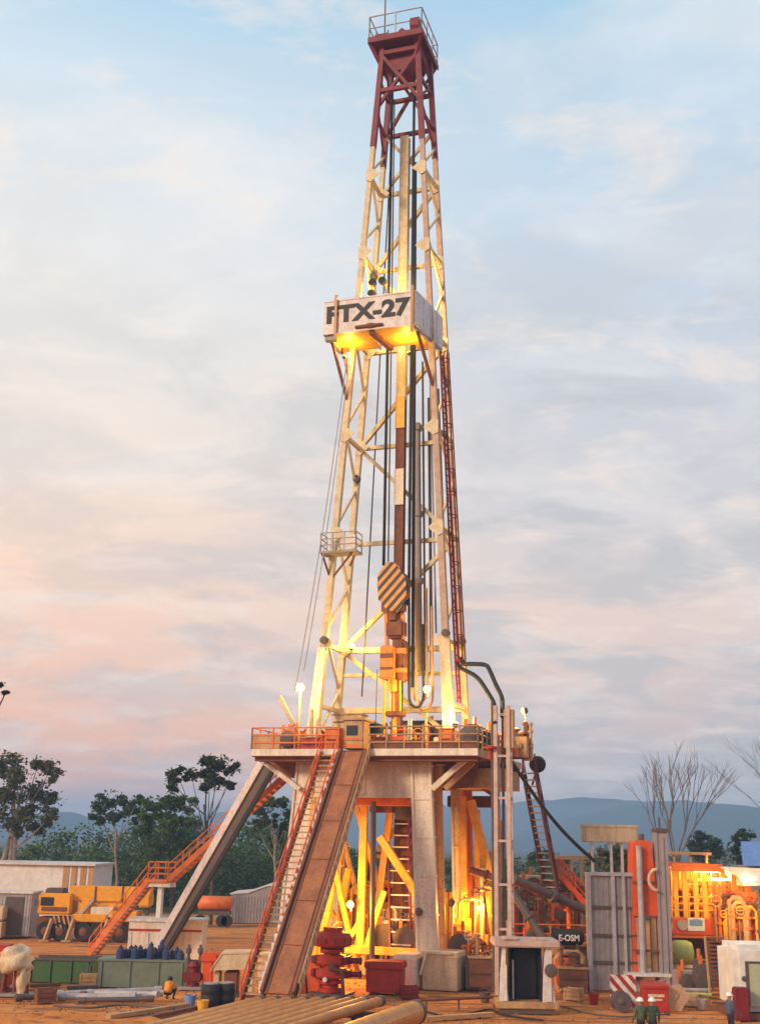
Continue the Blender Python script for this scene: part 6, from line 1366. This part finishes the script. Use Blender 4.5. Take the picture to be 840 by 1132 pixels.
tree('overhanging dark branch tip at the upper left frame edge', 70, -70, [(0, 757, 3.4), (6, 766, 3.2), (-3, 768, 3.5), (-20, 760, 18), (-50, 770, 30), (-90, 790, 34), (-55, 820, 34), (-90, 850, 32)], LEAF4, BARKD, .35, .16, .8, group=TG)
# bare trees
def bare(label, D, base_px, top_py, seed, spread=1.0, r0_=.2):
    rnd = random.Random(seed); b = AT(base_px, 1000, D); fr = Frame((b.x, b.y, 0)); H_ = fr.inv(AT(base_px, top_py, D)).z
    t = thing('bare_tree', label, 'tree', fr, (0, 0, 0), 'bare trees on the right')
    m = MB(); lim = MB()
    def grow(mb, p, d, l, r, dep):
        q = p + d * l; mid = p.lerp(q, .5) + Vector((rnd.uniform(-.06, .06), rnd.uniform(-.06, .06), 0)) * l
        mb.path([p, mid, q], r, 6 if r > .05 else 4, r * .68)
        if dep == 0: return
        n = 3 if dep > 3 else rnd.choice((2, 2, 3))
        for i in range(n):
            a = rnd.uniform(0, 2 * pi); s = rnd.uniform(.28, .62) * spread
            nd = (d + Vector((cos(a) * s, sin(a) * s, rnd.uniform(.0, .25)))).normalized(); nd.z = max(nd.z, .25); nd.normalize()
            grow(mb, q if i else p.lerp(q, .85), nd, l * rnd.uniform(.62, .86), r * .64, dep - 1)
    h0 = H_ * .40; m.path([Vector((0, 0, -.2)), Vector((.1, 0, h0 * .5)), Vector((0, 0, h0))], r0_, 9, r0_ * .75); part('trunk', m, BARKG, t)
    for a in (0.2, 1.5, 2.9, 4.2, 5.3):
        grow(lim, Vector((0, 0, h0 * rnd.uniform(.8, 1.0))), Vector((cos(a) * .55 * spread, sin(a) * .55 * spread, .85)).normalized(), H_ * .21, r0_ * .55, 4)
    part('limbs', lim, BARKG, t); return t
bare('leafless tree with upswept grey branches behind the mud plant', 105, 748, 828, 4, .72, .17)
bare('leafless tree cut off by the right frame edge', 92, 893, 800, 11, .95, .09)

# forest masses
def forest(name, lab, rows, leaf, n, size):
    m = MB()
    for (px0, px1, yt, D) in rows:
        k = 1290 / D; px = px0
        while px < px1:
            q = AT(px, yt + random.uniform(-4, 7) + 5 * sin(px * .11), D); z = q.z; r = random.uniform(1.6, 3.2)
            x = q.x
            while z > -.5:
                leaf_cloud(m, (x + random.uniform(-1, 1), D + random.uniform(-2.5, 2.5), z - r * .7), r * random.uniform(.7, 1.0), n, size, .8); z -= r * 1.1
            px += r * k * .55
    o = solo(name, m, leaf, lab, 'forest', Frame((0, 0, 0))); o['kind'] = 'stuff'
forest('forest', 'dark green forest edge behind the left side of the pad', [(-240, 120, 936, 150), (60, 345, 912, 155), (100, 335, 932, 138), (150, 225, 905, 146), (270, 335, 908, 146), (340, 480, 935, 155)], LEAFF, 150, .26)
forest('scrub', 'low dark scrub beyond the tanks on the right', [(480, 660, 948, 165), (640, 1020, 938, 175), (560, 700, 958, 130)], LEAF1, 130, .26)

# ============================================================ SKY, AIR, SUN, CAMERA
SUN_EL = radians(24); SUN_AZ = radians(-128)      # azimuth from +Y towards +X
w = bpy.data.worlds.new('World'); sc.world = w; w.use_nodes = True; nt = w.node_tree; N = nt.nodes; Lk = nt.links
bg = N['Background']; STR = .1; bg.inputs['Strength'].default_value = STR
sky = N.new('ShaderNodeTexSky'); sky.sky_type = 'NISHITA'; sky.sun_disc = False; sky.sun_elevation = SUN_EL; sky.sun_rotation = SUN_AZ
tc = N.new('ShaderNodeTexCoord'); sp = N.new('ShaderNodeSeparateXYZ'); Lk.new(tc.outputs['Generated'], sp.inputs[0])
def math_(op, a, b=None, cl=False):
    m = N.new('ShaderNodeMath'); m.operation = op; m.use_clamp = cl
    for i, v in enumerate((a, b)):
        if v is None: continue
        if hasattr(v, 'is_linked'): Lk.new(v, m.inputs[i])
        else: m.inputs[i].default_value = v
    return m.outputs[0]
X, Y, Z = sp.outputs
def ramp(inp, els, val=False):
    r = N.new('ShaderNodeValToRGB'); cr_ = r.color_ramp
    while len(cr_.elements) < len(els): cr_.elements.new(.5)
    for e_, (p, c) in zip(cr_.elements, els): e_.position = p; e_.color = (c, c, c, 1) if val else (*c, 1)
    Lk.new(inp, r.inputs[0]); return r.outputs[0]
def sk(*c): return srgb(*c)
zs = (.0, .038, .115, .186, .276, .357, .46, .57, .64, 1.0)
Lc = [(186, 192, 200), (252, 190, 164), (255, 201, 170), (253, 212, 184), (243, 220, 202), (236, 226, 216), (228, 227, 225), (206, 220, 230), (168, 202, 225), (110, 160, 205)]
Rc = [(176, 188, 198), (196, 190, 194), (206, 194, 194), (226, 206, 198), (202, 202, 207), (192, 198, 209), (194, 208, 222), (176, 203, 223), (160, 198, 222), (110, 160, 205)]
rl = ramp(Z, [(a, sk(*b)) for a, b in zip(zs, Lc)]); rr_ = ramp(Z, [(a, sk(*b)) for a, b in zip(zs, Rc)])
zc = math_('MAXIMUM', Z, 0.0); den = math_('ADD', zc, .22)
cb = N.new('ShaderNodeCombineXYZ'); Lk.new(math_('DIVIDE', X, den), cb.inputs[0]); Lk.new(math_('DIVIDE', Y, den), cb.inputs[1])
def wn(scale, det, rough, off, st=(1, 1, 1), rot=0.0, dist=0.0):
    mp = N.new('ShaderNodeMapping'); mp.inputs['Location'].default_value = off; mp.inputs['Scale'].default_value = st; mp.inputs['Rotation'].default_value = (0, 0, rot); Lk.new(cb.outputs[0], mp.inputs[0])
    n = N.new('ShaderNodeTexNoise'); n.inputs['Scale'].default_value = scale; n.inputs['Detail'].default_value = det; n.inputs['Roughness'].default_value = rough; n.inputs['Distortion'].default_value = dist; Lk.new(mp.outputs[0], n.inputs['Vector']); return n.outputs[0]
def wmix(f, a, b, bt='MIX'):
    m = N.new('ShaderNodeMix'); m.data_type = 'RGBA'; m.blend_type = bt
    for s, v in ((0, f), (6, a), (7, b)):
        if hasattr(v, 'is_linked'): Lk.new(v, m.inputs[s])
        else: m.inputs[s].default_value = v if s == 0 else (*v, 1)
    return m.outputs[2]
n_big = wn(1.1, 7, .55, (3.1, 1.7, 0), dist=.4)
lr = math_('ADD', math_('MULTIPLY', X, 1.7), .5); lr = math_('ADD', lr, math_('MULTIPLY', math_('SUBTRACT', n_big, .5), 1.3), True)
base = wmix(lr, rl, rr_)
# light cloud puffs and grey shreds
n1 = wn(2.3, 9, .6, (7.7, 2.2, 0), (1.0, 1.25, 1), .35, .3)
puff = ramp(n1, [(.48, 0.0), (.62, 1.0)], True)
base = wmix(math_('MULTIPLY', puff, .42), base, sk(243, 236, 230))
n2 = wn(3.0, 8, .6, (1.3, 5.5, 0), (.95, 1.15, 1), .5, .5)
shred = ramp(n2, [(.47, 0.0), (.58, 1.0)], True); shred = math_('MULTIPLY', shred, ramp(Z, [(.0, .9), (.35, .8), (.5, .25), (.7, .1)], True))
base = wmix(math_('MULTIPLY', shred, math_('ADD', math_('MULTIPLY', lr, .42), .38)), base, sk(184, 187, 191))
n3 = wn(5.5, 8, .65, (4.3, 8.5, 0), (.85, 1.3, 1), .4, .4)
base = wmix(math_('MULTIPLY', ramp(n3, [(.52, 0.0), (.66, 1.0)], True), .45), base, sk(250, 230, 214))
up = wmix(1.0, base, (.70 / STR,) * 3, 'MULTIPLY')
fin = wmix(.98, sky.outputs[0], up)
Lk.new(fin, bg.inputs['Color'])

# haze
HD = 2750
m = MB(); m.box(-HD, HD, -60, HD, -8, 72)
hz = solo('haze', m, [], 'thin blue evening haze over the valley', 'haze', Frame((0, 0, 0))); hz['kind'] = 'stuff'
del hz['category']
hm = bpy.data.materials.new('evening haze'); hm.use_nodes = True; nt = hm.node_tree
nt.nodes.remove(nt.nodes['Principled BSDF']); pv = nt.nodes.new('ShaderNodeVolumePrincipled'); pv.inputs['Density'].default_value = .00066; pv.inputs['Color'].default_value = (.44, .67, 1.0, 1); pv.inputs['Anisotropy'].default_value = .1
nt.links.new(pv.outputs[0], nt.nodes['Material Output'].inputs['Volume']); hz.data.materials.append(hm)

sd = Vector((sin(SUN_AZ) * cos(SUN_EL), cos(SUN_AZ) * cos(SUN_EL), sin(SUN_EL)))
ld = bpy.data.lights.new('sun', 'SUN'); ld.energy = 2.1; ld.angle = radians(14); ld.color = (1, .74, .50)
so = bpy.data.objects.new('sun', ld); COL.objects.link(so); so.rotation_euler = (-sd).to_track_quat('-Z', 'Y').to_euler(); so.location = (-60, -40, 80)

cam = bpy.data.cameras.new('camera'); co = bpy.data.objects.new('camera', cam); COL.objects.link(co)
cam.sensor_fit = 'VERTICAL'; cam.sensor_height = 24.0; cam.lens = 24.0 * F / 1132; cam.clip_start = .5; cam.clip_end = 12000
M = Matrix((R_, U_, -f_)).transposed().to_4x4(); M.translation = EYE; co.matrix_world = M; sc.camera = co
sc.view_settings.view_transform = 'Standard'; sc.view_settings.look = 'None'; sc.view_settings.gamma = 1.0; sc.view_settings.use_curve_mapping = False; sc.view_settings.exposure = 0.75
sc.cycles.max_bounces = 6; sc.cycles.volume_bounces = 0; sc.cycles.use_denoising = True
